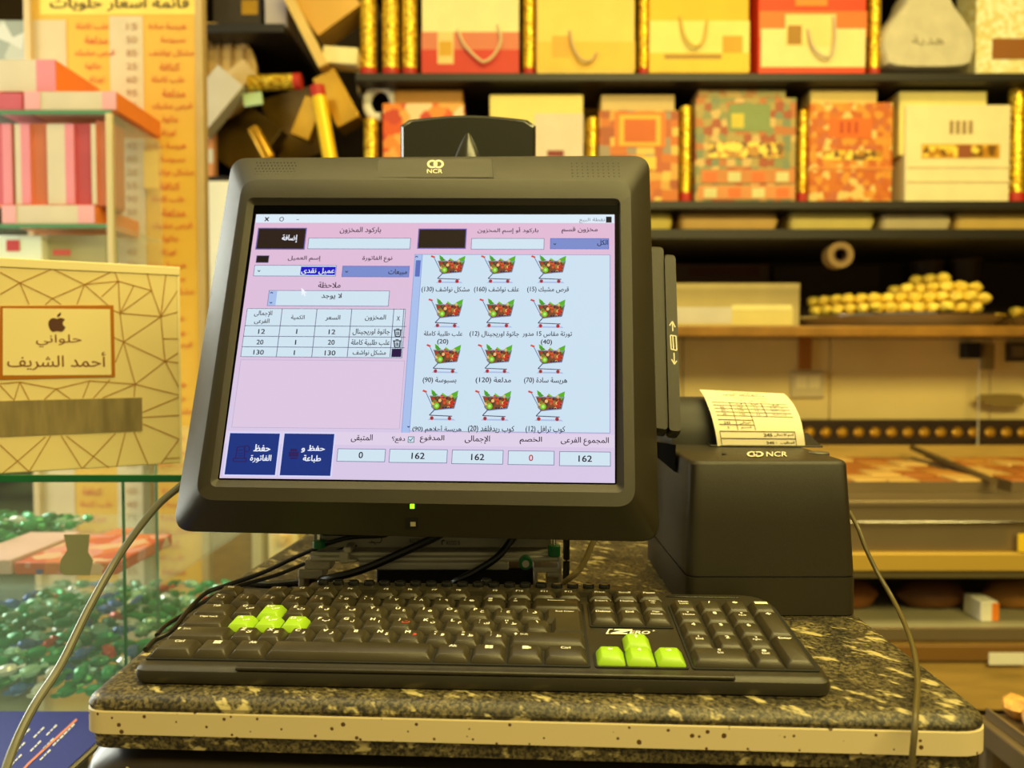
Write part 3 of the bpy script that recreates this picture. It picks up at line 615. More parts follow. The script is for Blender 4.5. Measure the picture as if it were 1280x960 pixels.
for pts in ([(840.5, 402), (841, 414)], [(837, 407), (840.5, 401.5), (844, 409)], [(842.5, 441), (843, 455)], [(839.5, 449), (843, 455.5), (846, 451)], [(838, 419), (845, 420), (846, 438), (839, 436.5), (838, 419)], [(841, 420), (842, 437)]): strk(m, fm, pts, .7)
m.build('reader_arrow_print', mat('cream_print', (232, 222, 190)), mon, smooth=False)

# rear case and mounting bracket
def pb(px0, py0, px1, py1, Y, dep):                 # box whose front face is at depth Y and shows at these pixels
    a = at(px0, py1, Y); c_ = at(px1, py0, Y); return MB().box(a.x, Y, a.z, c_.x, Y+dep, c_.z)
pb(400, 600, 690, 671, .640, .05).xf(MI).build('rear_case', DARK, mon, bevel=.003)
pp = pb(392, 664, 689, 684.5, .645, .05).xf(MI).build('port_panel', PORT, mon, bevel=.0008)
m = MB(); f6 = lambda x, y: MI @ at(x, y, .6445)
text(m, 'RS232 B', f6, (558, 676, 575, 681)); text(m, 'RS232 A', f6, (512, 673.5, 530, 678.5)); strk(m, f6, [(556, 675.5), (552.5, 676), (552.5, 681)], .7); strk(m, f6, [(461, 678), (475, 678.5), (477, 676), (477, 671)], .5); strk(m, f6, [(464, 676), (467, 678), (470, 681)], .4)
m.build('port_lettering', DARK, pp, smooth=False)
MB().box(at(470,711,.652).x, .652, ZC, at(668,711,.652).x, .782, at(470,711,.652).z).xf(MI).build('base_block', DARK, mon, bevel=.002)
b = pb(388, 690, 698, 695.5, .636, .02); b.xf(MI).build('mounting_rail', ALU, mon, bevel=.001)
pb(386, 695.5, 699, 703, .633, .02).xf(MI).build('mounting_rail', ALU, mon, bevel=.002)
pb(448, 703, 636, 712.5, .630, .02).xf(MI).build('mounting_rail', ALU, mon, bevel=.001)
CAST = mat('cast_zinc', (205, 196, 172), .45, metal=.2, bump=.5, bscale=300)
for bx in ((372, 712, 404, 724), (380, 700, 413, 713), (424, 690, 436, 705), (429, 684, 439, 692), (432, 699, 446, 704)): 
    a = .628 if bx[0] > 420 else .640; pb(*bx, a, .018).xf(MI).build('clamp', CAST, mon, bevel=.0015)
for bx in ((667, 709, 702, 716), (667, 714, 672, 744), (684, 716, 700, 722), (684, 728, 702, 744), (698, 696, 703, 744)): pb(*bx, .632, .03).xf(MI).build('bracket', CAST, mon, bevel=.001)
pb(373, 722, 380, 745, .642, .02).xf(MI).build('bracket', CAST, mon, bevel=.001)
for x0, y0, x1, y1 in ((391, 675, 407, 685), (685, 681.5, 700.5, 695)):
    a = at((x0+x1)/2, y1, .636); c_ = at((x0+x1)/2, y0, .636); r = (x1-x0)/2*.636/F
    o = MB().cyl(a, c_, r, 20).xf(MI).build('green_cap', GREENP, mon, label='green plastic thumb cap', bevel=.0008)
    MB().cyl(c_, c_+Vector((0, 0, .006)), r*.3, 12).xf(MI).build('pin', CHROME, o)
c_ = at(657, 704.5, .628); o = MB().cyl(c_+Vector((0, .008, 0)), c_, .0056, 24).xf(MI).build('green_cap', GREENP, mon, label='round green cap with a screw in it', bevel=.0006)
o2 = MB().cyl(c_, c_-Vector((0, .0016, 0)), .0030, 16).xf(MI).build('screw', P((214, 206, 180)), o)

# ------------------------------------------------------------------ customer display behind the terminal
YD = .80
a = at(500.5, 240, YD); c_ = at(670, 148, YD); top = at(585, 143.5, YD)
cdsp = thing('customer_display', 'dark rounded rear-facing customer display on a pole behind the terminal', 'display', (at(585, 200, YD).x, YD+.03, ZC))
off = Vector((at(585, 200, YD).x, YD+.03, ZC))
def arch(ins, y):
    n = 16; pts = []
    x0, x1 = a.x+ins, c_.x-ins
    pts += [Vector((x0, y, a.z+ins)), Vector((x1, y, a.z+ins))]
    for k in range(n+1):
        u = k/n; xx = x1+(x0-x1)*u; e = min(u, 1-u); zz = c_.z-.002-ins+(top.z-c_.z+.002)*math.sin(math.pi*u)-max(0, .04-e)*.12; pts.append(Vector((xx, y, zz)))
    return [q_-off for q_ in pts]
MB().loft([arch(.004, YD-.004), arch(.001, YD-.001), arch(0, YD+.003), arch(0, YD+.022), arch(.004, YD+.027)]).build('display_head', mat('glossy_dark_plastic', (46, 45, 38), .22), cdsp)
A1 = at(582, 236, YD); L = []
for k in range(9):
    t = k/8; zz = at(582, 196+40-(40+33)*t, YD-.005).z; r = .0185*(1-t**2.2)+.0006; L.append([Vector((A1.x+(t*.003)+r*math.cos(q_*2*math.pi/20), YD-.003+r*.5*math.sin(q_*2*math.pi/20), zz))-off for q_ in range(20)])
MB().loft(L).build('ridge', MATS['glossy_dark_plastic'], cdsp)
MB().cyl((0, 0, .0), (0, 0, a.z+.02-ZC), .012, 20).build('pole', DARK, cdsp); MB().cyl((0, 0, 0), (0, 0, .008), .05, 32).build('base', DARK, cdsp, bevel=.002)

# ------------------------------------------------------------------ the receipt printer
PM = Vector((.2115, .69, ZC))
pr = thing('receipt_printer', 'tall dark receipt printer with a curling paper slip, at the right of the counter', 'printer', PM)
zt = at(960, 577, .60).z-ZC; zs = at(960, 721.5, .60).z-ZC
def pl_(z, ins=0, grow=0): 
    x0, x1 = .1415-PM.x-grow+ins, .2785-PM.x+grow-ins-.0045*max(0, z-zs)/(zt-zs); y0, y1 = .60-.69+ins, .785-.69-ins
    return rrect(x0, y0, x1, y1, .011-ins*.3, z, 7)
MB().loft([pl_(.0, .001, .0003), pl_(.001, 0, .0005), pl_(zs-.0008, 0, .0003)]).build('base_case', BLK, pr)
MB().loft([pl_(zs-.002, .001, 0), pl_(zs+.0008, .001), pl_(zs+.0008, .0), pl_(zt*.6, .0009, .0), pl_(zt-.003, .0045*.5, 0), pl_(zt-.0008, .0035, 0), pl_(zt, .0050, 0)]).build('cover', BLK, pr)
TOPZ = ZC+zt
ftop = lambda x, y, l=.0003: onz(x, y, TOPZ+l)-PM
m = MB(); m.loft([[ftop(x, y, -.001) for x, y in ((889, 557), (1027, 558), (1010, 541), (876, 541))], [ftop(x, y, .0004) for x, y in ((889, 557), (1027, 558), (1010, 541), (876, 541))]]).build('paper_slot', DARK, pr, smooth=False)
m = MB(); m.cyl(ftop(888, 557.2, .001), ftop(1028, 558.2, .001), .0009, 8); m.cyl(ftop(888, 557.2, .001), ftop(875.5, 542, .001), .0009, 8); m.build('slot_rim', BLK, pr)
L = []
for k in range(0, 13):
    an = math.pi*k/12; L.append((.043*math.cos(an), .046*math.sin(an)))
m = MB(); xs = [(.148, .25), (.1495, .70), (.154, .93), (.165, 1), (.262, 1), (.270, .9), (.2735, .6)]
m.loft([[Vector((x_, .762+q_[0]*k_, TOPZ-.002+q_[1]*k_))-PM for q_ in L] for x_, k_ in xs]).build('roll_cover', mat('smoked_cover', (38, 35, 25), .55), pr)
PR_ = [(897, 1006.5, 557.5, 558, .7), (894.5, 1004.5, 541, 541.5, .7025), (890, 1000.5, 522, 524, .710), (884.5, 994, 506, 509, .721), (879.5, 987, 494.5, 499, .735), (874.3, 980, 487, 492, .75)]
rows = [(at(xl, yl, Y), at(xr, yr, Y+.002)) for xl, xr, yl, yr, Y in PR_]
def psurf(u, v, lift=0):                            # v: 0 at the slot, 1 at the free end
    k = min(int(v*5), 4); t = v*5-k; g_ = lambda i, j: rows[max(0, min(5, i))][j]
    def cr(j): p0, p1, p2, p3 = g_(k-1, j), g_(k, j), g_(k+1, j), g_(k+2, j); return .5*((2*p1)+(p2-p0)*t+(2*p0-5*p1+4*p2-p3)*t*t+(3*p1-p0-3*p2+p3)*t**3)
    return cr(0)+(cr(1)-cr(0))*u-Vector((0, lift, -lift*.5))-PM
m = MB(); n = 20
m.loft([[psurf(i/10, v/n) for i in range(11)]+[psurf(1-i/10, v/n, -.00015) for i in range(11)] for v in range(n+1)], True, True).build('receipt', PAPER, pr, label='white printed paper slip curling out of the slot')
rc = bpy.data.objects['receipt']; m = MB(); PL = .0004
def ps(txt, u0, u1, v, h, b_=.01): text(m, txt, lambda x, y: psurf(x, y, PL), (u0, v+h/2, u1, v-h/2), bold=b_)
def pline(u0, v0, u1, v1, wd=.004):
    k = 6
    for i in range(k):
        a0, a1 = i/k, (i+1)/k; A = (u0+(u1-u0)*a0, v0+(v1-v0)*a0); B_ = (u0+(u1-u0)*a1, v0+(v1-v0)*a1)
        if abs(v1-v0) < .01: m.quad(psurf(A[0], A[1]-wd, PL), psurf(B_[0], B_[1]-wd, PL), psurf(B_[0], B_[1]+wd, PL), psurf(A[0], A[1]+wd, PL))
        else: m.quad(psurf(A[0]-wd, A[1], PL), psurf(A[0]+wd, A[1], PL), psurf(B_[0]+wd, B_[1], PL), psurf(B_[0]-wd, B_[1], PL))
ps('حلويات', .35, .62, .93, .03); ps('فاتورة مبيعات', .32, .66, .885, .035); ps('10:25  2023/05/14', .24, .72, .84, .03); ps('اسم العميل: عميل نقدى', .33, .72, .775, .035); ps('فاتورة رقم : ( 15 )', .34, .70, .70, .035)
pline(.08, .81, .88, .80); pline(.06, .745, .90, .735)
for v in (.655, .60, .545, .49, .435): pline(.06, v, .92, v-.008)
pline(.06, .375, .46, .37, .005); pline(.06, .31, .46, .305, .005)
pline(.26, .66, .26, .24, .003); pline(.44, .66, .46, .24, .003); pline(.62, .66, .63, .43, .004)
for v in (.57, .52, .46): ps('20', .13, .18, v, .025, 0); ps('130', .33, .39, v, .025, 0); ps('12', .52, .56, v, .025, 0); ps('علب كاملة', .70, .86, v, .03, 0)
ps('الصنف', .72, .82, .63, .035); ps('الكمية', .50, .58, .63, .035); ps('السعر', .32, .40, .63, .035); ps('245', .12, .19, .335, .03); ps('اجمالى', .30, .42, .335, .035); ps('0', .15, .165, .27, .03); ps('الخصم', .30, .42, .27, .035)
pline(.05, .22, .90, .215, .006); pline(.05, .125, .90, .12, .006); pline(.05, .22, .05, .02, .003); pline(.90, .215, .90, .02, .003)
ps('اسم الاجمالى', .66, .88, .17, .045, .02); ps('245', .54, .64, .17, .04, .03); ps('المطلوب', .72, .88, .065, .045, .02); ps(':', .67, .68, .065, .025); ps('245', .56, .65, .065, .04, .03)
m.build('receipt_print', mat('grey_print', (62, 52, 34), .7), rc, smooth=False)
m = MB(); fz = lambda x, y: ftop(x, y, .0008); rings(m, fz, 944, 567.5, 10.5, 3.4, .4); text(m, 'NCR', fz, (958, 564.5, 984, 570.5), bold=.01); m.build('printer_logo', MATS['cream_print'], pr, smooth=False)
m = MB(); m.poly([fz(905+3.2*math.cos(k*.5236), 566.5+1.2*math.sin(k*.5236)) for k in range(12)]); m.build('indicator', DARK, pr, smooth=False)
m = MB().lathe([(.0085, -.001), (.0085, .0008), (.0075, .0016), (0, .0018)], 24, Matrix.Translation(ftop(1024, 567, 0))); m.build('feed_button', mat('grey_feed_button', (84, 80, 66), .4), pr)
fs_ = lambda x, y, X=.1413: (C0+ray(x, y)*(X/ray(x, y).x))-PM
m = MB(); q4 = [(820.5, 552), (845, 556), (843.5, 590), (820.5, 571)]; m.loft([[fs_(x, y, .1425) for x, y in q4], [fs_(x, y, .1408) for x, y in q4]]).build('lever_recess_shade', mat('recess_shade_black', (5, 5, 4), .95, spec=.05), pr, smooth=False)  # raised black plate paints the shade inside the recess, no hollow is cut

# ------------------------------------------------------------------ cables
def cable(name, pts, r, m_, label, sub=8):
    P_ = [Vector(p_) for p_ in pts]; o_ = P_[0].copy(); return MB().tube([p_-o_ for p_ in P_], r, 10, sub=sub).build(name, m_, label=label, cat='cable', M=Matrix.Translation(o_))
cable('power_cable', [at(236, 598, .64), at(221, 611, .63), at(193, 636, .62), at(152, 690, .60), at(113, 757, .57), at(77, 829, .54), at(43, 882, .51), at(17, 935, .49), at(0, 985, .47), at(-10, 1030, .46)], lambda t: .0030, mat('grey_beige_rubber', (104, 102, 86), .42), 'thick grey cable arching down in front of the glass cabinet at far left')
cable('black_cable', [at(560, 648, .65), at(500, 668, .648), at(432, 673, .642), at(375, 694, .64), at(330, 715, .635), at(285, 731, .625), at(258, 741, .617), at(236, 762, .59), at(215, 788, .555), onz(194, 800, ZC+.003), onz(182, 812, ZC+.002)], .0019, GLOSS, 'thin black cable bending round the left rear keyboard corner, the upper of two')
cable('black_cable', [at(560, 656, .653), at(505, 672, .652), at(440, 683, .646), at(385, 703, .642), at(345, 719, .638), at(300, 732, .630), at(262, 748, .618), at(233, 766, .600), at(207, 782, .575), onz(196, 794, ZC+.002)], .0017, GLOSS, 'thin black cable bending round the left rear keyboard corner, the lower of two')
cable('thick_black_cable', [at(580, 650, .632), at(545, 671, .628), at(500, 692, .624), at(450, 713, .622), at(410, 723, .63), onz(378, 727, ZC+.004), onz(335, 731, ZC+.004), onz(300, 727, ZC+.004)], .0034, GLOSS, 'thick black cable sagging leftward across the metal rails under the screen')
cable('thick_black_cable', [at(655, 655, .63), at(638, 677, .628), at(622, 696, .622), at(598, 712, .620), at(570, 727, .622), onz(552, 738, ZC+.004), onz(530, 746, ZC+.004)], .0030, GLOSS, 'short thick black cable dropping from the port under the screen, beside a silver plug')
pb(631, 670, 641, 684, .634, .012).build('cable_plug', PORT, label='small pale connector plug at the top of the short thick cable', cat='plug', smooth=False)
cable('beige_cable', [at(752, 660, .66), at(741, 678, .655), at(733, 697, .65), at(724, 712, .645), at(708, 726, .64), onz(690, 737, ZC+.003)], .0026, mat('beige_rubber', (150, 132, 84), .4), 'beige-brown cable curving down right of the green cap onto the counter')
cable('black_cable', [at(708, 655, .66), at(708, 680, .66), at(708, 705, .66), at(707, 728, .655)], .0030, GLOSS, 'straight black cable hanging just right of the green cap')
cable('hanging_cable', [at(1062, 640, .64), at(1073, 661, .62), at(1082, 685, .61), at(1097, 716, .60), at(1115, 747, .585), at(1130, 778, .55), at(1142, 812, .51), at(1147, 850, .465), at(1145, 885, .430), at(1143, 915, .418), at(1139, 965, .415), at(1138, 1010, .415)], .0018, mat('olive_rubber', (92, 80, 44), .4), 'thin brown cable trailing from the printer over the front counter edge')

# ------------------------------------------------------------------ the shelving on the back wall
YS = 2.05
ZA = at(900, 91, YS).z; ZB = at(1000, 251, YS).z; ZCc = at(1000, 286, YS).z; ZL1 = at(300, 29, YS).z; ZL2 = at(270, 220, YS).z
SHM = mat('dark_shelf_board', (27, 19, 9), .5, noise=.15, nscale=10)
xs0, xm, xe = at(251, 100, YS).x, at(444, 100, YS).x, 2.39
sh = thing('wall_shelving', 'dark brown wooden shelving across the back wall holding the gift bags', 'shelving', (0, 2.3, 0))
def shp(name, x0, z0, x1, z1, y0=YS, y1=YB-.002, m_=SHM): return MB().box(x0, y0-2.3, z0, x1, y1-2.3, z1).build(name, m_, sh, bevel=.002)
shp('shelf', xm, ZA-.022, xe, ZA); shp('shelf', xm, ZB-.022, xe, ZB); shp('shelf', xm, ZCc-.028, xe, ZCc); shp('shelf', xs0, ZL1-.024, xm-.19, ZL1); shp('shelf', xs0-.02, ZL2-.020, xm, ZL2)
shp('upright', xm-.012, .95, xm+.012, ZB, YS+.25); shp('upright', xs0-.05, .0, xs0-.02, 2.9, YS+.05); shp('upper_shelf', xm, at(900, -70, YS).z, xe, at(900, -70, YS).z+.025)
# the stone ledge, the tiled wall under it and the studded trim
YL = 1.94; ZLG = at(1000, 407, YL).z
MB().box(-.6, YL, ZLG-.028, xe, YB, ZLG).build('trim_1', mat('brown_marble_ledge', (150, 108, 48), .2, noise=.25, nscale=12), kind='structure', bevel=.004, label='brown marble ledge')
tx = [-.6, .12, .50, .93, 1.40, 1.88, 2.39]; zt0 = at(1000, 527, 2.2).z
for a0, a1 in zip(tx, tx[1:]): MB().box(a0+.0015, 2.20, zt0, a1-.0015, YB-.001, ZLG-.0285).build('tile', TILEM, wb, bevel=.0015, smooth=True)
tb0, tb1 = at(1000, 556, 2.17).z, at(1000, 525, 2.17).z
tr = MB().box(-.6, 2.17, tb0, xe, 2.2, tb1).build('trim_2', WOODD, kind='structure', bevel=.003)
for i in range(16):
    c_ = at(1012+i*20.5, 540.5, 2.17); MB().lathe([(.0, .010), (.010, .008), (.016, .0)], 14, Matrix.Translation((c_.x, 2.169, c_.z)) @ Matrix.Rotation(math.pi/2, 4, 'X')).build('stud', BRASS, tr)

# ---- things on shelves
def frf(Y, base): return lambda x, y, l=.0008: at(x, y, Y-l)-base
def bag(name, label, cat, x0, x1, y0, zsh, Y, dep, m_, prints=(), handle=None, top=None, group=None, taper=.0, voro=None):
    """a stiff carrier standing on a shelf: x0,x1,y0 where its front shows"""
    A = at(x0, y0, Y); B_ = at(x1, y0, Y); cx = (A.x+B_.x)/2; w_ = (B_.x-A.x)/2; h = A.z-zsh; h = min(h, ZA-.024-zsh) if zsh == ZB else h; base = Vector((cx, Y+dep/2, zsh+.0005))
    t = thing(name, label, cat, base, group)
    q = MB(); g2 = .012
    q.loft([[Vector((-w_, -dep/2, 0)), Vector((w_, -dep/2, 0)), Vector((w_, dep/2, 0)), Vector((-w_, dep/2, 0))], [Vector((-w_-taper, -dep/2, h)), Vector((w_+taper, -dep/2, h)), Vector((w_+taper-.0, dep/2, h)), Vector((-w_-taper, dep/2, h))]], True, True)
    q.build('body', m_, t, bevel=.003)
    f = frf(Y, base)
    for i, (px0, py0, px1, py1, mm) in enumerate(prints):
        q = MB(); q.box(f(px0, py1).x, -dep/2-.0012-.0004*i, f(px0, py1).z, f(px1, py0).x, -dep/2+.001, f(px1, py0).z); q.build('printed_panel', mm, t, smooth=False)
    if top:
        x2, x3, y2, mm = top; q = MB(); q.box(f(x2, y2).x, -dep/2+.012, h*.5, f(x3, y2).x, dep/2-.002, min(at(x2, y2, Y).z, ZA-.024)-base.z); q.build('top_fold', mm, t, bevel=.004)
    if handle:
        hm, pts = handle; MB().tube([f(x, y, .006+.010*math.sin(math.pi*k/(len(pts)-1))) for k, (x, y) in enumerate(pts)], .0035, 6).build('rope_handle', hm, t)
    return t, f
GT = 'gold glitter tubes between the bags'
def gtube(label, x, w_, ytop, zsh, Y=2.12, red=True, col=GOLDG):
    c_ = at(x, 100, Y); r = w_/2*Y/F; zt_ = at(x, ytop, Y).z
    t = thing('gold_tube', label, 'tube', (c_.x, Y, zsh+.0005), GT)
    MB().lathe([(r, 0.03 if red else 0), (r, zt_-zsh), (r*.6, zt_-zsh+.004)], 16).build('tube_body', col, t)
    if red: MB().lathe([(r*.97, 0), (r*1.03, .004), (r*1.03, .034), (r*.9, .036)], 16).build('red_cap', RED, t)
    return t
YELB = P((238, 190, 70)); CR = P((240, 224, 168)); CR2 = P((226, 205, 160)); RO = P((205, 48, 32)); ORG = P((232, 96, 28)); GREYR = P((150, 140, 110)); GOLD = P((215, 160, 35)); BRN = P((110, 60, 20)); WHT = P((240, 235, 215)); PINKW = P((225, 205, 190))
ORN = mat_voro('ornate_orange_print', [(206, 112, 44), (216, 160, 76), (170, 84, 44), (160, 140, 120), (226, 190, 96), (190, 96, 50)], 42, .5, metric='CHEBYCHEV', rand=.35)
ORN2 = mat_voro('ornate_green_print', [(142, 142, 96), (190, 116, 64), (176, 152, 92), (126, 136, 106), (214, 178, 118), (166, 84, 54)], 46, .5, metric='MANHATTAN', rand=.3)
ORN3 = mat_voro('ornate_floral_print', [(208, 112, 36), (222, 150, 56), (200, 100, 36), (220, 140, 50), (230, 196, 120), (196, 104, 62)], 55, .5, metric='MANHATTAN', rand=.6)
STRIPG = mat_voro('yellow_brown_mosaic', [(236, 190, 60), (190, 130, 30), (120, 80, 20), (250, 214, 90)], 60, .4)
# top shelf
for i, (x, w_) in enumerate(((461, 20), (489, 21), (512.5, 19))): gtube(['leftmost of the three gold glitter tubes left of the red and cream bag', 'middle one of the three gold glitter tubes left of the red and cream bag', 'gold glitter tube touching the left side of the red and cream bag'][i], x, w_, -60, ZA)
bag('gift_bag', 'cream gift bag with a red bottom and cream rope handle on the top shelf', 'bag', 527, 649, -40, ZA, 2.09, .1, CR, [(527, 40, 649, 64, P((214, 120, 90))), (527, 62, 649, 92, RO), (547, 40, 567, 80, P((230, 200, 130))), (549, 52, 565, 70, GOLD)], (CR2, [(572, 36), (580, 55), (596, 72), (606, 77), (618, 68), (626, 50), (622, 30)]))
gtube('gold glitter tube between the red bottomed bag and the yellow bag, top shelf', 661.5, 15, -60, ZA)
bag('gift_bag', 'plain yellow gift bag with a hanging cord handle on the top shelf', 'bag', 671, 794, -40, ZA, 2.09, .1, P((242, 206, 104)), [(671, 52, 794, 88, YELB), (690, 45, 712, 72, P((226, 170, 60)))], (P((190, 165, 130)), [(712, 38), (716, 58), (726, 74), (738, 76), (746, 66)]))
gtube('gold glitter tube right of the plain yellow bag on the top shelf', 804.5, 14, -60, ZA)
bag('gift_bag', 'yellow gift bag with a cream lower band and small dark letters, top shelf', 'bag', 812, 937, -40, ZA, 2.09, .1, P((236, 190, 40)), [(812, 26, 937, 68, P((242, 222, 130))), (812, 66, 937, 90, P((240, 196, 60))), (830, 68, 902, 74, P((170, 130, 50))), (903, 45, 928, 66, GOLD)], (P((214, 180, 80)), [(850, 20), (856, 45), (868, 58), (880, 50), (884, 25)]))
bag('gift_bag', 'gift bag, orange-red above and white below, with a thin looped cord, top shelf', 'bag', 949, 1084, -40, ZA, 2.09, .1, P((236, 66, 24)), [(949, 14, 1084, 46, P((232, 120, 50))), (951, 36, 1082, 84, P((244, 224, 160))), (981, 18, 1045, 58, P((246, 216, 140))), (984, 32, 1002, 56, P((170, 120, 30))), (994, -4, 1034, 8, P((240, 140, 50)))], (P((205, 185, 160)), [(1010, 36), (1016, 58), (1028, 70), (1040, 68), (1044, 45), (1042, 20)]))
gtube('gold glitter tube between the orange-red bag and the pear-shaped box', 1091.5, 15, -60, ZA)
# pear shaped box
Yp = 2.10; pb_ = Vector((at(1160, 80, Yp).x, Yp+.05, ZA+.0005)); t = thing('pear_shaped_box', 'pale grey pear-shaped gift box standing on the top shelf', 'box', pb_)
prof = [(1118, 84), (1203, 84), (1216, 70), (1218, 50), (1208, 28), (1192, 6), (1182, -16), (1160, -30), (1140, -16), (1130, 6), (1112, 28), (1102, 50), (1105, 70)]
def ppoly(ins, y): 
    c_ = at(1160, 40, Yp); out_ = []
    n_ = len(prof)
    for i in range(n_):
        for k in range(3):
            u = k/3; p0, p1, p2, p3 = [Vector(prof[(i+j) % n_]) for j in (-1, 0, 1, 2)]
            w_ = .5*((2*p1)+(p2-p0)*u+(2*p0-5*p1+4*p2-p3)*u*u+(3*p1-p0-3*p2+p3)*u**3); q = at(w_.x, w_.y, Yp); q = c_+(q-c_)*(1-ins); out_.append(Vector((q.x-pb_.x, y-pb_.y, max(q.z-pb_.z, 0))))
    return out_
MB().loft([ppoly(.05, Yp-.004), ppoly(.0, Yp+.006), ppoly(0, Yp+.09)]).build('body', mat('pale_leather_paper', (206, 196, 172), .5, noise=.1, nscale=20), t)
m = MB(); fp = frf(Yp-.0045, pb_); text(m, 'هدية', fp, (1140, 44, 1180, 58)); m.build('lettering', P((150, 138, 110)), t, smooth=False)
# fluffy box at the right end
t, f = bag('lace_box', 'cream lace covered box with a brown base at the right end of the top shelf', 'box', 1222, 1330, -30, ZA, 2.12, .1, mat_voro('lace', [(244, 232, 180), (230, 214, 150), (250, 244, 210)], 90, .8), [(1240, 48, 1330, 74, P((150, 90, 30)))])
# middle shelf
c_ = at(476, 125, 2.12); t = thing('white_hook', 'white plastic hook hanging under the top shelf', 'hook', (c_.x, 2.12, ZA-.0225))
fh = lambda x, y: at(x, y, 2.12)-Vector((c_.x, 2.12, ZA-.0225))
MB().tube([fh(476, 146), fh(467, 146), fh(460, 136), fh(460, 122), fh(467, 113), fh(476, 109), fh(486, 113), fh(492, 124), fh(492, 138)], .013, 8).build('hook', P((236, 232, 220)), t); m = MB(); a0 = fh(458, 112); a1 = fh(497, 104); m.box(a0.x, -.01, a0.z, a1.x, .012, 0); m.build('mounting_plate', P((236, 232, 220)), t, bevel=.002)
bag('gift_bag', 'orange and white patterned bag partly hidden by the customer display', 'bag', 478, 580, 129, ZB, 2.09, .1, mat_voro('orange_white_print', [(226, 90, 40), (240, 140, 60), (244, 210, 170), (206, 70, 50), (236, 170, 90)], 30, .5, metric='MANHATTAN', rand=.5), [], None, (492, 578, 107, P((186, 130, 50))))
bag('gift_bag', 'cream gift bag with a pale pink lower panel right of the customer display', 'bag', 612, 729, 118, ZB, 2.09, .1, P((238, 216, 130)), [(668, 142, 729, 200, PINKW), (684, 188, 705, 196, P((130, 30, 30)))])
bag('gift_box', 'low yellow box lying at the back of the middle shelf above the ornate framed bag', 'box', 676, 802, 101, ZB, 2.26, .1, P((232, 184, 40)), [(676, 101, 802, 110, GOLD)])
for x, w_, y0, lb in ((740.5, 15, 149, 'gold glitter tube left of the ornate bag with the orange square frame'), (857.5, 15, 135, 'gold glitter tube left of the green and orange ornate bag'), (1004, 13, 140, 'gold glitter tube left of the plain orange floral bag'), (1272, 20, 98, 'tall bright gold tube at the right end of the middle shelf')): gtube(lb, x, w_, y0, ZB)
t, f = bag('gift_bag', 'ornate orange and grey bag with a square orange frame on the middle shelf', 'bag', 749, 849, 138, ZB, 2.09, .1, ORN, [(768, 140, 832, 184, P((224, 120, 40))), (774, 144, 826, 182, P((236, 180, 60))), (780, 149, 820, 178, P((208, 96, 24))), (782, 196, 820, 212, P((244, 200, 80)))], None, (752, 845, 116, P((210, 180, 120))))
t, f = bag('gift_bag', 'ornate green and orange bag with a green panel on the middle shelf', 'bag', 870, 996, 122, ZB, 2.09, .12, ORN2, [(911, 130, 963, 164, P((130, 146, 92))), (914, 142, 930, 160, P((210, 190, 70))), (886, 178, 980, 197, STRIPG), (876, 212, 994, 229, P((206, 130, 70))), (872, 232, 994, 249, P((216, 140, 80)))], None, (874, 985, 97, mat_voro('faded_tile_print', [(224, 190, 120), (206, 150, 90), (190, 180, 120)], 40, .5)))
for k in range(4):
    for r_ in range(2):
        q = MB(); a0 = f(880+k*30, 227+r_*20, .003); a1 = f(896+k*30, 215+r_*20, .003); q.box(a0.x, a0.y, a0.z, a1.x, a0.y+.002, a1.z); q.build('printed_tile', [P((222, 110, 50)), P((214, 206, 150))][(k+r_) % 2], t, smooth=False)
t, f = bag('gift_bag', 'orange floral bag with a dark mosaic strip, right of the green and orange bag', 'bag', 1013, 1117, 128, ZB, 2.09, .1, ORN3, [(1036, 148, 1090, 172, P((226, 106, 28))), (1028, 188, 1102, 200, STRIPG), (1015, 209, 1116, 212, P((226, 140, 60)))], None, (1016, 1100, 103, P((244, 214, 130))))
m = MB(); 
for k in range(3): m.box(f(1050+k*9, 168).x, f(0, 0).y-.0025, f(0, 166).z, f(1054+k*9, 168).x, f(0, 0).y+.001, f(0, 152).z)
m.build('lettering', P((190, 70, 20)), t, smooth=False)
t, f = bag('gift_bag', 'white bag with a gold mosaic strip at the right of the middle shelf', 'bag', 1133, 1264, 131, ZB, 2.09, .11, P((240, 224, 180)), [(1152, 180, 1250, 198, GOLD), (1154, 182, 1248, 196, STRIPG), (1197, 181, 1214, 197, P((150, 80, 40))), (1134, 208, 1263, 210, CR2), (1134, 226, 1263, 228, CR2)], None, (1128, 1238, 111, P((238, 220, 140))))
m = MB()
for k in range(4): m.box(f(1187+k*8, 168).x, f(0, 0).y-.0025, f(0, 167).z, f(1191+k*8, 168).x, f(0, 0).y+.001, f(0, 151).z)
m.build('lettering', P((160, 130, 90)), t, smooth=False)
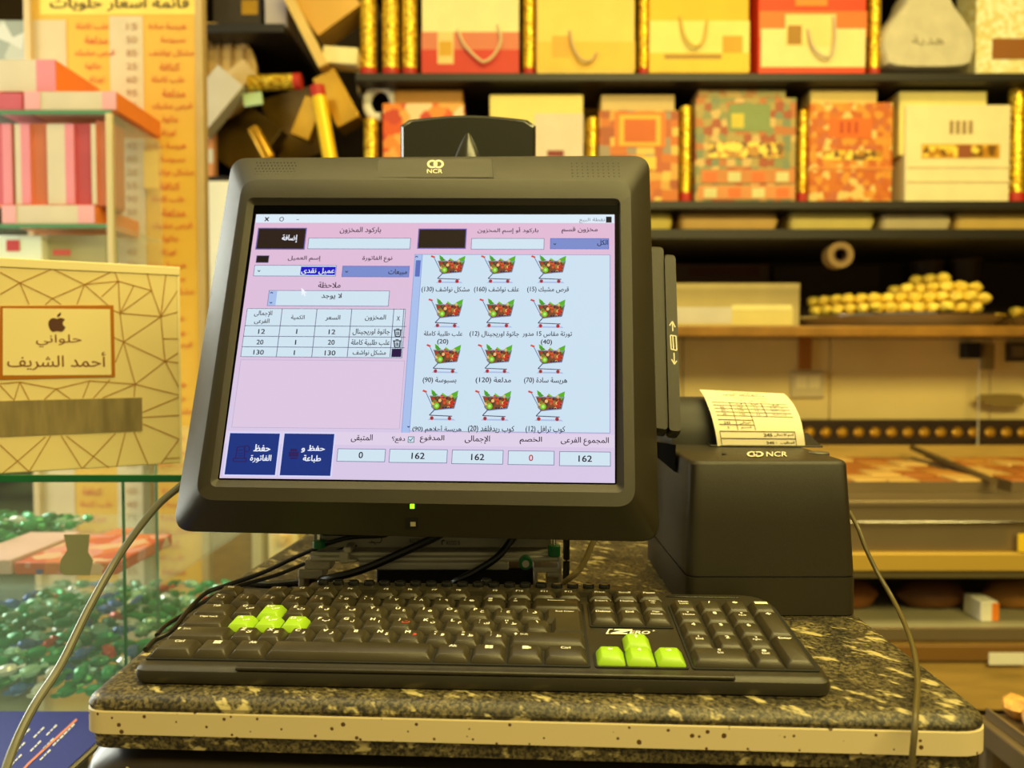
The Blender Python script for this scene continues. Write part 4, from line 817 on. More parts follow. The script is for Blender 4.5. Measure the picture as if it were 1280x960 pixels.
# flat packs on the low shelf
for x0, x1, y0, c1, c2, lb in ((760, 842, 262, (246, 220, 110), (236, 200, 90), 'pale yellow flat pack at the left of the low shelf, next to the screen'), (850, 975, 262, (236, 190, 110), (200, 120, 40), 'tray-shaped cream pack with a brown filling on the low shelf'), (988, 1096, 261, (246, 222, 130), (214, 120, 40), 'pale yellow flat pack with an orange right end, low shelf'), (1103, 1192, 263, (226, 206, 160), (206, 160, 90), 'greyish cream flat pack on the low shelf'), (1197, 1300, 262, (240, 200, 110), (220, 130, 50), 'cream and orange flat pack at the right end of the low shelf')):
    A = at(x0, y0, 2.10); B_ = at(x1, y0, 2.10); base = Vector(((A.x+B_.x)/2, 2.2, ZCc+.0005)); w_ = (B_.x-A.x)/2; h = A.z-ZCc
    t = thing('flat_pack', lb, 'pack', base, 'flat packs on the low shelf')
    MB().loft([rrect(-w_*.94, -.09, w_*.94, .09, .02, 0), rrect(-w_, -.1, w_, .1, .02, h*.5), rrect(-w_*.97, -.097, w_*.97, .097, .02, h*.8)]).build('tray', P(c1), t)
    MB().loft([rrect(-w_*.85, -.09, w_*.85, .09, .02, h*.8), rrect(-w_*.8, -.085, w_*.8, .085, .02, h)]).build('filling', P(c2), t)
# alcove
def simple_box(name, label, cat, x0, y0, x1, y1, Y, dep, m_, z0=None, group=None, bevel=.002, parts=None):
    A = at(x0, y1, Y); B_ = at(x1, y0, Y); zb = A.z if z0 is None else z0; base = Vector(((A.x+B_.x)/2, Y+dep/2, zb)); w_ = (B_.x-A.x)/2
    if parts is None: return MB().box(-w_, -dep/2, 0, w_, dep/2, B_.z-zb).build(name, m_, label=label, cat=cat, group=group, bevel=bevel, M=Matrix.Translation(base))
    t = thing(name, label, cat, base, group); MB().box(-w_, -dep/2, 0, w_, dep/2, B_.z-zb).build('body', m_, t, bevel=bevel)
    f = frf(Y, base)
    for nm, px0, py0, px1, py1, mm in parts:
        a0 = f(px0, py1, .001); a1 = f(px1, py0, .001); MB().box(a0.x, a0.y, a0.z, a1.x, a0.y+.003, a1.z).build(nm, mm, t, smooth=False)
    return t
simple_box('dark_carton', 'dark brown carton with a faded red band deep in the alcove', 'box', 826, 330, 962, 400, 2.43, .10, P((84, 56, 28)), ZLG+.0005, parts=[('red_band', 860, 334, 950, 346, P((84, 26, 16)))])
t = thing('tape_roll', 'roll of beige packing tape hanging under the low shelf above the alcove', 'tape', (at(1047, 316, 2.08).x, 2.08, at(1047, 333, 2.08).z))
rt = 16*2.08/F; zc_ = rt
MB().lathe([(rt*.55, -.02), (rt, -.02), (rt, .02), (rt*.55, .02), (rt*.55, -.02)], 28, Matrix.Translation((0, 0, zc_-.006)) @ Matrix.Rotation(math.pi/2, 4, 'X')).build('tape', P((140, 110, 62)), t); MB().lathe([(rt*.45, -.021), (rt*.56, -.021), (rt*.56, .021), (rt*.45, .021), (rt*.45, -.021)], 28, Matrix.Translation((0, 0, zc_-.006)) @ Matrix.Rotation(math.pi/2, 4, 'X')).build('cardboard_core', P((90, 60, 30)), t)
simple_box('dark_carton', 'plain dark carton under the tape roll in the alcove', 'box', 966, 332, 1100, 400, 2.53, .015, P((70, 48, 24)), ZLG+.0005)
for k, (x, y, lb) in enumerate(((1164, 332, 'dark upturned bowl with a pale rim in the alcove, left of its pair'), (1212, 330, 'dark upturned bowl with a pale rim in the alcove, right of its pair'))):
    c_ = at(x, y, 2.46); t = thing('bowl', lb, 'bowl', (c_.x, 2.49, ZLG+.001)); h = c_.z-ZLG
    MB().lathe([(.03, 0), (.036, h*.3), (.034, h*.7), (.045, h*.72), (.052, h+.01), (.049, h+.012), (.045, h*.76), (0, h*.74)], 24).build('bowl_body', P((66, 46, 22)), t)
    MB().lathe([(.050, h+.009), (.055, h+.013), (.050, h+.016), (.047, h+.012)], 24).build('rim', P((120, 92, 44)), t)
# things on the marble ledge
simple_box('biscuit_box', 'long low beige cardboard box at the back of the marble ledge', 'box', 806, 354, 1000, 400, 2.20, .12, P((196, 176, 120)), ZLG+.0005, parts=[('lid_edge', 806, 354, 1000, 361, P((218, 198, 140)))])
simple_box('film_wrapped_tray', 'film wrapped pale tray of pastries at the front of the marble ledge', 'tray', 808, 386, 992, 406, 1.97, .2, P((216, 196, 120)), ZLG+.0005, parts=[('pale_film', 808, 384, 915, 404, P((205, 195, 180))), ('lid_edge', 915, 381, 990, 388, P((232, 218, 150)))])
PASM = mat('golden_pastry', (255, 212, 84), .5, noise=.18, nscale=40, bump=.6, bscale=90)
random.seed(3)
def blob(r, seed):
    bm = bmesh.new(); bmesh.ops.create_icosphere(bm, subdivisions=2, radius=r); rnd = random.Random(seed)
    for v in bm.verts: v.co *= rnd.uniform(.82, 1.10)
    for v in bm.verts: v.co.z *= .8
    m_ = MB(); m_.add([v.co.copy() for v in bm.verts], [[v.index for v in f.verts] for f in bm.faces]); bm.free(); return m_
def tray(label, cx, Y, r, z, m_=mat('polished_tray', (206, 196, 170), .25, metal=.4)):
    t = thing('round_tray', label, 'tray', (cx, Y, z+.0005))
    MB().lathe([(0, 0), (r*.84, 0), (r*.87, .003), (r*.985, .030), (r, .033), (r*1.003, .031), (r*.99, .026), (r*.9, .005)][:5]+[(r*.975, .033), (r*.86, .006), (0, .004)], 48).build('pan', m_, t); MB().lathe([(r*.985, .030), (r*1.01, .031), (r*1.01, .036), (r*.985, .036), (r*.985, .030)], 48).build('rolled_rim', CHROME, t); return t
def pile(name, cx, cy, z, spots, r, mm, label, group, cat):
    protos = []
    for i, (x, y, zz) in enumerate(spots):
        if i < 4:
            o = blob(r*1.03, i).build(name, mm, label=label, cat=cat, group=group); protos.append(o)
        else:
            o = protos[i % len(protos)].copy(); sc.collection.objects.link(o)
        o.location = (cx+x, cy+y, z+zz); o.rotation_euler = (0, 0, random.uniform(0, 6)); o['label'] = label
rT = .287; YT = 2.245; cxT = at(1113, 400, 2.0).x*2.245/2.0*.985; cxT = (at(1113, 400, YT).x)
tray('wide round steel tray heaped with golden pastry balls on the ledge', cxT, YT, rT, ZLG)
def hh(x, y):
    px = x/YT*F+1113; prof_ = [(990, 0), (1004, .02), (1014, .075), (1060, .085), (1090, .09), (1120, .115), (1155, .150), (1185, .12), (1210, .07), (1228, .02), (1240, 0)]
    for (a0, b0), (a1, b1) in zip(prof_, prof_[1:]):
        if a0 <= px <= a1: e = b0+(b1-b0)*(px-a0)/(a1-a0); return e*max(0, 1-(abs(y+.03)/.24)**2.2)
    return 0
sp = []; rb = .0195; dxy = .0385
for lay in range(6):
    for j in range(-8, 9):
        for i in range(-9, 10):
            x = i*dxy+(j % 2)*dxy/2+(lay % 2)*dxy/2; y = j*dxy*.87+(lay % 2)*dxy*.29; z_ = .0085+rb*.8+lay*.0300
            if math.hypot(x, y) > .235: continue
            if z_ < hh(x, y)+.012 and (y < .06 or lay > 2) and not (z_ < hh(x, y)-.045 and y > -.12): sp.append((x, y, z_+.0005))
print('pastry count', len(sp)); sp = sp[:290]
pile('pastry_ball', cxT, YT, ZLG, sp, rb, PASM, 'golden syrup pastry ball heaped on the wide round steel tray', 'golden pastry balls on the wide tray', 'pastry')
cx2 = at(1362, 400, YT).x; tray('second round steel tray cut off by the right edge of the photo', cx2, YT, rT, ZLG)
sp = []
for lay in range(3):
    for j in range(-5, 6):
        for i in range(-7, 1):
            x = i*dxy+(j % 2)*dxy/2+(lay % 2)*dxy/2; y = j*dxy*.87+(lay % 2)*dxy*.29
            if math.hypot(x, y) < .262-lay*.035 and not (lay == 0 and x > -.08 and y > -.1): sp.append((x, y, .0095+rb*.8+lay*.0300))
pile('pastry_ball', cx2, YT, ZLG, sp[:90], rb, PASM, 'golden pastry ball on the steel tray at the right photo edge', 'golden pastry balls on the second tray', 'pastry')
# on the tiled wall
t = simple_box('power_socket', 'double wall socket on the beige tiles below the ledge', 'socket', 989, 465, 1031, 497, 2.188, .0115, P((214, 196, 150)), parts=[('socket_face', 995, 470, 1009, 485, P((240, 224, 176))), ('socket_face', 1011, 470, 1025, 485, P((240, 224, 176)))])
simple_box('cable_trunking', 'short brown cable trunking running up from the wall socket', 'trunking', 999, 422, 1015, 462, 2.188, .0115, P((176, 112, 30)))
simple_box('black_clip', 'black clip stuck under the ledge, left of the steel switch plate', 'clip', 1208, 428, 1227, 448, 2.16, .035, DARK); simple_box('grey_strap', 'grey strap hanging beside the black clip', 'strap', 1230, 430, 1244, 462, 2.18, .015, P((150, 130, 70)))
t = simple_box('switch_plate', 'square steel switch plate at the right photo edge', 'switch', 1260, 428, 1288, 452, 2.185, .014, P((70, 55, 25)), parts=[('knob', 1265, 433, 1281, 446, STEEL)])
c_ = at(1250, 500, 2.16); MB().loft([[Vector((x*.07, y, z_*.018)) for x, z_ in ((-1, .3), (-.6, -.7), (.2, -1), (.9, -.9), (1.1, 0), (.8, .9), (0, 1), (-.8, .9))] for y in (-.004, .004)]).build('spatula', P((140, 118, 60)), label='grey spatula blade hanging flat against the tiles at right', cat='spatula', M=Matrix.Translation(c_))
MB().cyl((0, 0, 0), (0, 0, at(1222, 448, 2.15).z-at(1222, 560, 2.15).z), .0022, 6).build('white_string', P((210, 200, 180)), label='white string hanging from the black clip', cat='string', M=Matrix.Translation(at(1222, 560, 2.15)))

# ---- the service counter on the right
Y0, Y1 = 1.50, 2.165; ZT = at(1200, 626, Y0).z; X0 = .55
sv = thing('service_counter', 'long steel and wood service counter with pastry trays under the tiled wall', 'counter', (1.45, 1.8, 0)); O = Vector((1.45, 1.8, 0))
def svb(name, x0, y0, z0, x1, y1, z1, m_, bev=.002): return MB().box(x0-O.x, y0-O.y, z0, x1-O.x, y1-O.y, z1).build(name, m_, sv, bevel=bev)
zz = lambda y: at(1200, y, Y0).z
svb('worktop', X0, Y0, ZT-.012, 2.38, Y1, ZT, STEEL); svb('backsplash', X0, Y1-.02, ZT, 2.38, Y1, at(1200, 557, Y1-.02).z, WOODY)
svb('front_panel', X0, Y0+.004, zz(690), 2.38, Y0+.03, ZT-.012, STEEL); svb('trim_strip', X0, Y0, zz(656), 2.38, Y0+.006, zz(652), CHROME, .001); svb('gold_rail', X0, Y0-.012, zz(712), 2.38, Y0+.03, zz(690), mat('yellow_gold_rail', (200, 164, 72), .4, metal=.2)); svb('dark_rail', X0, Y0-.006, zz(722), 2.38, Y0+.03, zz(712), P((96, 84, 50)))
svb('shelf', X0, Y0, zz(799), 2.38, Y1, zz(782), P((150, 142, 112))); svb('shelf_edge', X0, Y0-.008, zz(799), 2.38, Y0, zz(783), STEEL, .001)
svb('wood_panel', X0, Y0, zz(888), 2.38, Y0+.02, zz(799), WOODY); svb('wood_rail', X0, Y0-.01, zz(824), 2.38, Y0, zz(805), P((126, 88, 34))); svb('back_panel', X0, Y1-.02, 0, 2.38, Y1-.001, ZT-.012, WOODD); svb('plinth', X0+.01, Y0+.06, 0, 2.38, Y0+.1, zz(888), P((60, 44, 22))); svb('side_panel', X0, Y0+.005, 0, X0+.02, Y1, ZT-.012, WOODD)
svb('base_board', X0+.02, Y0+.1, .10, 2.38, Y1-.02, .12, WOODD)
simple_box('paper_label', 'white paper label stuck on the wooden panel of the service counter', 'label', 1236, 816, 1282, 831, Y0-.0115, .001, WHT, bevel=.0001); simple_box('yellow_tag', 'small yellow price tag on the steel counter front at right', 'tag', 1274, 668, 1290, 690, Y0-.0125, .006, P((240, 200, 40)), bevel=.0001)
BAK = [P((190, 130, 50)), P((168, 100, 34)), P((208, 166, 90))]
lbls = ['left sheet tray of brown pastry squares on the steel worktop', 'middle sheet tray of brown pastry squares, right of the dark bar', 'right sheet tray of brown pastry squares at the photo edge']
for k, (xa, xb) in enumerate(((.66, 1.03), (1.07, 1.44), (1.48, 1.85))):
    cx = (xa+xb)/2; cy = 1.80; t = thing('sheet_tray', lbls[k], 'tray', (cx, cy, ZT+.0006)); w_ = (xb-xa)/2; m = MB()
    m.box(-w_, -.2, 0, w_, .2, .003); m.build('pan', STEEL, t); MB().box(-w_, -.204, 0, w_, -.2, .022).box(-w_, .2, 0, w_, .204, .022).box(-w_-.004, -.204, 0, -w_, .204, .022).box(w_, -.204, 0, w_+.004, .204, .022).build('rim', STEEL, t)
    pr0 = None
    for j in range(5):
        for i in range(5):
            ci = (i*2+j+random.randint(0, 1)) % 3; lb = '%s pastry square in the %s sheet tray' % (['golden brown', 'dark brown', 'pale'][ci], ['left', 'middle', 'right'][k])
            o = MB().box(-.034, -.036, 0, .034, .036, .018+.004*random.random()).build('pastry_square', BAK[ci], label=lb, cat='pastry', group=lb.replace('square', 'squares'), bevel=.004)
            o.location = (cx-w_+.038+i*.0735, cy-.158+j*.079, ZT+.0042)
MB().tube([Vector((0, 0, 0)), at(1242, 624, 1.56)-at(1140, 576, 2.10)+Vector((0, 0, 0))], .008, 8).build('steel_bar', P((90, 70, 34)), label='dark bar laid across the sheet trays on the steel worktop', cat='bar', M=Matrix.Translation((at(1140, 576, 2.10).x, 2.10, ZT+.036)))
bpy.data.objects['steel_bar'].data.transform(Matrix.Translation((0, 0, 0)))
def loaf(seed, r=.05):
    L = []; rnd = random.Random(seed)
    for k in range(7):
        t_ = k/6; e = math.sqrt(max(0, 1-(2*t_-1)**2))*.9+.1; L.append([Vector(((t_-.5)*.15, math.cos(a)*r*e*.8, max(math.sin(a)*r*e*.7+r*.55, 0))) for a in [2*math.pi*i/12 for i in range(12)]])
    return MB().loft(L)
for i in range(7):
    x = .72+i*.19; o = loaf(i).build('bread_loaf', [P((150, 92, 36)), P((110, 66, 26)), P((176, 120, 50))][i % 3], label='brown %s loaf on the open shelf of the service counter, %s' % (['round', 'dark', 'pale'][i % 3], ['leftmost', 'second from the left', 'third from the left', 'fourth from the left', 'fifth from the left', 'sixth from the left', 'rightmost'][i]), cat='bread', group='loaves on the open counter shelf')
    o.location = (x, 1.62, zz(782)+.0005)
simple_box('white_packet', 'white packet with an orange end on the open counter shelf', 'packet', 1226, 752, 1248, 776, Y0+.02, .06, WHT, zz(782)+.0005, parts=[('orange_end', 1240, 754, 1249, 776, P((236, 130, 30)))])
# low steel trolley with pastries at the lower right corner
zq = H-.455; t = thing('steel_trolley', 'low steel trolley top at the lower right corner beside the counter', 'trolley', (.885, .85, 0))
MB().box(-.295, -.10, zq-.03, .30, .10, zq).build('top_plate', STEEL, t, bevel=.003)
for a0 in (-.28, .28):
    for b0 in (-.085, .085): MB().cyl((a0, b0, 0), (a0, b0, zq-.03), .012, 12).build('leg', STEEL, t)
t = thing('pastry_tray', 'steel tray of almond pastries standing on the low trolley', 'tray', (.855, .85, zq+.0006)); MB().box(-.25, -.09, 0, .25, .09, .004).box(-.25, -.094, 0, .25, -.09, .012).box(-.254, -.094, 0, -.25, .09, .012).build('pan', STEEL, t)
CK = mat('almond_pastry', (206, 150, 70), .55, noise=.5, nscale=70, bump=.5, bscale=120)
sp = [(-.222+i*.036, -.066+j*.036, .0205+(i % 2)*.003) for i in range(8) for j in range(5)]
pile('almond_pastry', .855, .85, zq, sp, .0175, CK, 'small browned almond pastry in the tray on the low trolley', 'almond pastries on the trolley tray', 'pastry')

# ------------------------------------------------------------------ left: glass cabinet, gift carton, price board
ZG = H-.1234; XR = -.415
cab = thing('glass_cabinet', 'low glass display cabinet with a green glass top at left of the counter', 'cabinet', (-.8, 1.05, 0)); OC = Vector((-.8, 1.05, 0))
def cb(name, x0, y0, z0, x1, y1, z1, m_, bev=.0006): return MB().box(x0-OC.x, y0-OC.y, z0, x1-OC.x, y1-OC.y, z1).build(name, m_, cab, bevel=bev)
zgs = at(100, 872, .90).z; zgu = at(100, 722, .96).z
cb('glass_top', -1.25, .800, ZG-.0078, -.335, 1.38, ZG, GLASSM); cb('green_front_edge', -1.25, .797, ZG-.0078, -.335, .7998, ZG, GEDGE)
cb('front_pane', -1.2, .82, .30, XR-.012, .824, ZG-.008, GLASSM, 0); cb('side_pane', XR-.012, .82, .30, XR-.008, 1.36, ZG-.008, GLASSM, 0)
cb('green_pane_edge', XR-.0125, .818, .30, XR-.0095, .8205, ZG-.008, mat('soft_green_edge', (88, 138, 108), .2)); cb('green_pane_edge', -.478, 1.0, zgs, -.475, 1.004, ZG-.008, MATS['soft_green_edge'])
cb('glass_shelf', -1.2, .86, zgs-.008, XR-.014, 1.36, zgs, GLASSM); cb('shelf_edge', -1.2, .857, zgs-.008, XR-.014, .8598, zgs, MATS['soft_green_edge'])
cb('glass_shelf', -1.2, .93, zgu-.006, XR-.03, 1.36, zgu, GLASSM); cb('cabinet_base', -1.22, .84, 0, XR-.01, 1.38, .30, P((190, 196, 180)))
cb('floor_board', -1.2, .84, .3005, XR-.02, 1.36, .306, P((200, 206, 190)))
# the sticker on the pane
c_ = at(95, 692, .817); m = MB(); fs2 = lambda x, y: at(x, y, .8185)-c_
m.loft([[fs2(x, y)+Vector((0, d, 0)) for x, y in ((74, 712), (80, 719), (112, 719), (116, 700), (110, 690), (112, 668), (80, 668), (84, 688), (76, 700))] for d in (-.0004, .0004)]); m.build('window_sticker', P((158, 160, 120)), label='beige vase-shaped sticker on the cabinet front pane', cat='sticker', smooth=False, M=Matrix.Translation(c_))
# orange patterned boxes and the heaps of wrapped sweets
PKG = mat_voro('pink_orange_print', [(232, 120, 60), (236, 150, 140), (240, 190, 150), (222, 90, 50)], 38, .5, metric='MANHATTAN', rand=.6)
simple_box('sweet_box', 'flat orange and pink patterned box with a blue dot in the glass cabinet', 'box', 18, 703, 146, 724, .97, .16, PKG, zgu+.0006, parts=[('blue_dot', 45, 712, 53, 718, P((90, 70, 150)))])
simple_box('sweet_box', 'small orange box standing behind the vase sticker in the cabinet', 'box', 112, 676, 139, 704, 1.16, .08, P((236, 130, 80)), zgu+.0006)
simple_box('sweet_box', 'pale pink box at the left photo edge inside the cabinet', 'box', -60, 700, 14, 722, .97, .16, P((232, 190, 180)), zgu+.0006)
def candy(seed, r, m_):
    rnd = random.Random(seed); q = MB(); n = 8
    prof = [(-1.9, .75), (-1.1, .25), (-.9, .75), (-.4, 1), (.4, 1), (.9, .75), (1.1, .25), (1.9, .75)]
    q.loft([[Vector((x*r, math.cos(a)*r*w_*.8*rnd.uniform(.85, 1.1), math.sin(a)*r*w_*(.7 if abs(x) < 1.5 else .35))) for a in [2*math.pi*k/n for k in range(n)]] for x, w_ in prof]); return q
CCOL = [((52, 150, 92), 'green'), ((40, 120, 78), 'dark green'), ((160, 210, 180), 'mint'), ((70, 110, 180), 'blue'), ((222, 232, 222), 'white'), ((60, 168, 110), 'bright green'), ((190, 70, 50), 'red')]
CM = [mat('foil_wrap_%s' % n_.replace(' ', '_'), c, .22, metal=.3) for c, n_ in CCOL]
protos = {}
def drop(xa, xb, ya, yb, z, step, layers, where, wts, grp, lim):
    n_ = 0
    for lay in range(layers):
        y = ya+lay*step*.5
        while y < yb-lay*.03:
            x = xa+(lay*.5+random.random()*.3)*step
            while x < xb:
                if n_ < lim and random.random() < .93:
                    k = random.choices(range(7), wts)[0]; lab = '%s foil wrapped sweet %s' % (CCOL[k][1], where)
                    if k not in protos: protos[k] = candy(k, .0105, CM[k]).build('wrapped_sweet', CM[k]); o = protos[k]
                    else: o = protos[k].copy(); sc.collection.objects.link(o)
                    o['label'] = lab; o['category'] = 'sweet'; o['group'] = '%s %s' % (CCOL[k][1]+' sweets', grp)
                    o.location = (x+random.uniform(-.003, .003), y+random.uniform(-.003, .003), z+.010+lay*.0165); o.rotation_euler = (random.uniform(-.3, .3), random.uniform(-.25, .25), random.uniform(0, 3.1)); n_ += 1
                x += step*1.12
            y += step
drop(-.80, XR-.04, .90, 1.34, zgs, .0285, 3, 'in the heap at the bottom of the glass cabinet', [8, 6, 5, 3, 3, 6, 1], 'heaped in the glass cabinet', 270)
drop(-.86, -.72, 1.02, 1.3, zgu, .0285, 3, 'on the upper shelf at the left photo edge', [8, 6, 3, 0, 2, 5, 0], 'on the upper glass shelf', 70)

# gift carton with gold line pattern, standing on the glass top
pl0 = Vector((at(0, 594, .80).x, .80)); pr0_ = Vector((at(227, 584, .885).x, .885)); ang = math.atan2(pr0_.y-pl0.y, pr0_.x-pl0.x)
GM = Matrix.Translation((pr0_.x, pr0_.y, ZG+.0006)) @ Matrix.Rotation(ang, 4, 'Z')
gc = thing('sweets_carton', 'large cream and gold sweets carton with a clear window on the glass cabinet top', 'carton', GM); GI = GM.inverted()
hg = (GI @ at(222, 338, .885)).z
def gq(px, py, l=.0006):                            # pixel -> carton front face (local y = 0)
    o = GI @ C0; d = GI.to_3x3() @ ray(px, py); t = (-l-o.y)/d.y; return o+d*t
MB().box(-.30, 0, 0, 0, .09, hg-.006).build('body', mat('cream_carton', (232, 212, 150), .5, noise=.03, nscale=10), gc, bevel=.0015)
MB().box(-.302, -.0012, hg-.0062, .0012, .092, hg+.004).build('lid', mat('cream_lid', (240, 224, 170), .5), gc, bevel=.001); MB().box(-.0018, -.0008, 0, .0008, .001, hg-.0065).build('side_fold', MATS['cream_lid'], gc, smooth=False)
m = MB(); z_ = 3.43
def gl(pts, wd=.55, fn=gq, lift=.0007):
    for (x0, y0), (x1, y1) in zip(pts, pts[1:]):
        d = math.hypot(x1-x0, y1-y0); nx, ny = -(y1-y0)/d*wd, (x1-x0)/d*wd
        m.quad(fn(x0+nx, y0+ny), fn(x1+nx, y1+ny), fn(x1-nx, y1-ny), fn(x0-nx, y0-ny))
def c2(x, y): return (x/3.43, 320+y/3.43)
for sg in ([(0, 70), (85, 115), (225, 55), (362, 122), (490, 62), (508, 108)], [(0, 165), (85, 115), (125, 208)], [(85, 115), (225, 182), (362, 122), (330, 208)], [(195, 208), (225, 182), (262, 208)], [(362, 122), (508, 108), (650, 148)], [(362, 122), (490, 235), (515, 245)], [(435, 175), (508, 108), (515, 245)], [(515, 245), (575, 125)], [(515, 245), (650, 148)], [(515, 245), (690, 260)], [(630, 70), (650, 148), (690, 260)], [(712, 75), (690, 260)], [(690, 260), (760, 150)], [(690, 260), (762, 240)], [(690, 260), (530, 368)], [(515, 245), (530, 368)], [(490, 350), (530, 368), (495, 455)], [(530, 368), (580, 550)], [(530, 368), (708, 452)], [(690, 260), (708, 452)], [(708, 452), (764, 415)], [(708, 452), (764, 458)], [(700, 355), (764, 355)], [(708, 452), (768, 565)], [(708, 452), (580, 550)], [(580, 550), (385, 535), (240, 570), (85, 540), (0, 548)], [(580, 550), (768, 597)], [(580, 550), (575, 605)], [(580, 550), (440, 608)], [(472, 530), (400, 610)], [(385, 535), (355, 608)], [(240, 570), (190, 615)], [(240, 570), (300, 612)], [(85, 540), (60, 620)], [(85, 540), (125, 618)], [(0, 555), (60, 618)], [(612, 670), (768, 605)], [(612, 692), (768, 683)], [(612, 720), (768, 785)], [(768, 785), (690, 892)], [(705, 870), (775, 865)], [(0, 810), (125, 925), (218, 770)], [(195, 775), (75, 880), (10, 932)], [(262, 770), (352, 912), (495, 760)], [(285, 772), (400, 860), (468, 908)], [(538, 755), (500, 905)], [(575, 755), (635, 895)]): gl([c2(*q_) for q_ in sg])
m.build('gold_line_print', mat('gold_ink', (176, 122, 40), .4, metal=.3), gc, smooth=False)
def gplate(name, px4, mm, l0, l1): MB().loft([[gq(x, y, l0) for x, y in px4], [gq(x, y, l1) for x, y in px4]]).build(name, mm, gc, smooth=False)
gplate('gold_frame', [(-3, 474.5), (144, 471), (142, 381.5), (0, 382.5)], mat('gold_frame_ink', (196, 120, 20), .35, metal=.4), -.001, .0010)
gplate('frame_field', [c2(12, 512), c2(478, 510), c2(472, 228), c2(12, 224)], mat('cream_field', (238, 220, 160), .5), -.001, .0013)
gplate('clear_window', [(-70, 549), (178, 538.5), (177.5, 497), (-70, 503)], mat('frosted_window', (138, 122, 82), .25, noise=.25, nscale=14, stretch=(6, 1, 1)), -.001, .0010)
m = MB(); g3 = lambda x, y: gq(x, y, .0016)
text(m, 'حلواني', g3, (45, 418, 102, 434), bold=.004); text(m, 'أحمد الشريف', g3, (9, 440, 132, 463), bold=.006); m.build('shop_lettering', mat('brown_ink', (120, 62, 22), .5), gc, smooth=False)
m = MB()                                            # bitten apple emblem
ap = [(0, -.55), (.25, -.68), (.6, -.66), (.86, -.45), (.66, -.25), (.60, 0), (.70, .25), (.92, .42), (.74, .78), (.48, 1.0), (.22, .94), (0, .90), (-.22, .94), (-.48, 1.0), (-.78, .74), (-.96, .2), (-.94, -.25), (-.7, -.58), (-.35, -.68)]
m.poly([g3(71.5+x*11.5, 404.5+y*10.5) for x, y in ap]); m.poly([g3(71.5+x*11.5, 404.5+y*10.5) for x, y in ((-.02, -.72), (.02, -1.05), (.3, -1.3), (.42, -1.3), (.38, -1.0), (.15, -.78))]); m.build('apple_emblem', mat('dark_brown_ink', (84, 44, 18), .5), gc, smooth=False)

# price board
Yb = 1.72; bb = Vector((at(151, 800, Yb).x, Yb, 0)); t = thing('price_board', 'tall yellow price list board with rows of red writing, standing behind the glass cabinet', 'sign', bb); fb = lambda x, y, l=.0015: at(x, y, Yb-l)-bb
xb0, xb1 = fb(48, 400).x, fb(250, 400).x
MB().box(xb0, 0, .12, xb1, .012, at(150, -30, Yb).z).build('board', mat('golden_board', (216, 170, 62), .45, noise=.06, nscale=3), t); MB().box(xb1, -.008, 0, xb1+.016, .02, at(150, -30, Yb).z).build('frame_post', P((186, 160, 112)), t, bevel=.002); MB().box(xb0-.016, -.008, 0, xb0, .02, at(150, -30, Yb).z).build('frame_post', P((200, 175, 130)), t, bevel=.002)
def bp(name, x0, y0, x1, y1, mm, th=.001): a0 = fb(x0, y1); a1 = fb(x1, y0); MB().box(a0.x, -th, a0.z, a1.x, .001, a1.z).build(name, mm, t, smooth=False)
bp('price_column', 150, 20, 178, 800, P((206, 190, 160))); bp('price_column', 55, 25, 82, 800, P((206, 186, 150))); bp('header_band', 50, -25, 249, 18, P((236, 206, 100)), .0012)
m = MB(); ff = lambda x, y: fb(x, y, .0024)
text(m, 'قائمة أسعار حلويات', ff, (62, -8, 236, 14), bold=.02); m.build('header_lettering', P((44, 34, 18)), t, smooth=False)
m = MB(); wl = ['هريسة سادة', 'بسبوسة', 'مشكل نواشف', 'كنافة', 'علب كاملة', 'مدلعة', 'قرص مشبك', 'جاتوة', 'تورتة']
m2 = MB()
for k in range(46):
    y = 32+k*16.6; textc(m, wl[k % 9], lambda a_, b_: ff(a_, -b_), 213+(k*7) % 9-4, -(y+1), 9.5, bold=.012, wmax=56)
    if y > 120: 
        pass
    textc(m, wl[(k+4) % 9], lambda a_, b_: ff(a_, -b_), 118+(k*5) % 7-3, -(y+1), 9.5, bold=.012, wmax=54); text(m2, str(5*(3+k*7 % 19)), ff, (158, y-3, 171, y+5))
m.build('row_lettering', P((196, 84, 40)), t, smooth=False, kind='stuff'); m2.build('price_figures', P((170, 120, 90)), t, smooth=False, kind='stuff')

# upper glass case with the pink boxes
XU = -.79; YU = 1.50; zA = at(60, 138, YU).z; zB2 = at(60, 280, YU).z; zC3 = at(60, 332, YU).z
uc = thing('glass_wall_case', 'upper glass case with two glass shelves of pink sweet boxes at the left photo edge', 'cabinet', (-1.1, 1.65, zC3)); OU = Vector((-1.1, 1.65, zC3))
def ub(name, x0, y0, z0, x1, y1, z1, m_, bev=.0006): return MB().box(x0-OU.x, y0-OU.y, z0-OU.z, x1-OU.x, y1-OU.y, z1-OU.z).build(name, m_, uc, bevel=bev)
ub('glass_shelf', -1.4, YU, zA-.008, XU, 1.70, zA, GLASSM); ub('shelf_edge', -1.4, YU-.002, zA-.008, XU, YU-.0003, zA, MATS['soft_green_edge']); ub('glass_shelf', -1.4, YU, zB2-.008, XU, 1.70, zB2, GLASSM); ub('shelf_edge', -1.4, YU-.002, zB2-.008, XU, YU-.0003, zB2, MATS['soft_green_edge'])
ub('bottom_board', -1.4, YU, zC3-.02, XU, 1.70, zC3, P((214, 176, 90))); ub('side_pane', XU+.0005, YU, zC3, XU+.0045, 1.70, zA-.009, GLASSM, 0); ub('chrome_post', XU-.006, YU-.012, zC3, XU+.006, YU-.003, zA-.009, P((206, 190, 150), .3)); ub('case_leg', -1.38, 1.66, 0, -1.36, 1.68, zC3-.02, STEEL); ub('case_leg', XU-.03, 1.66, 0, XU-.01, 1.68, zC3-.02, STEEL)
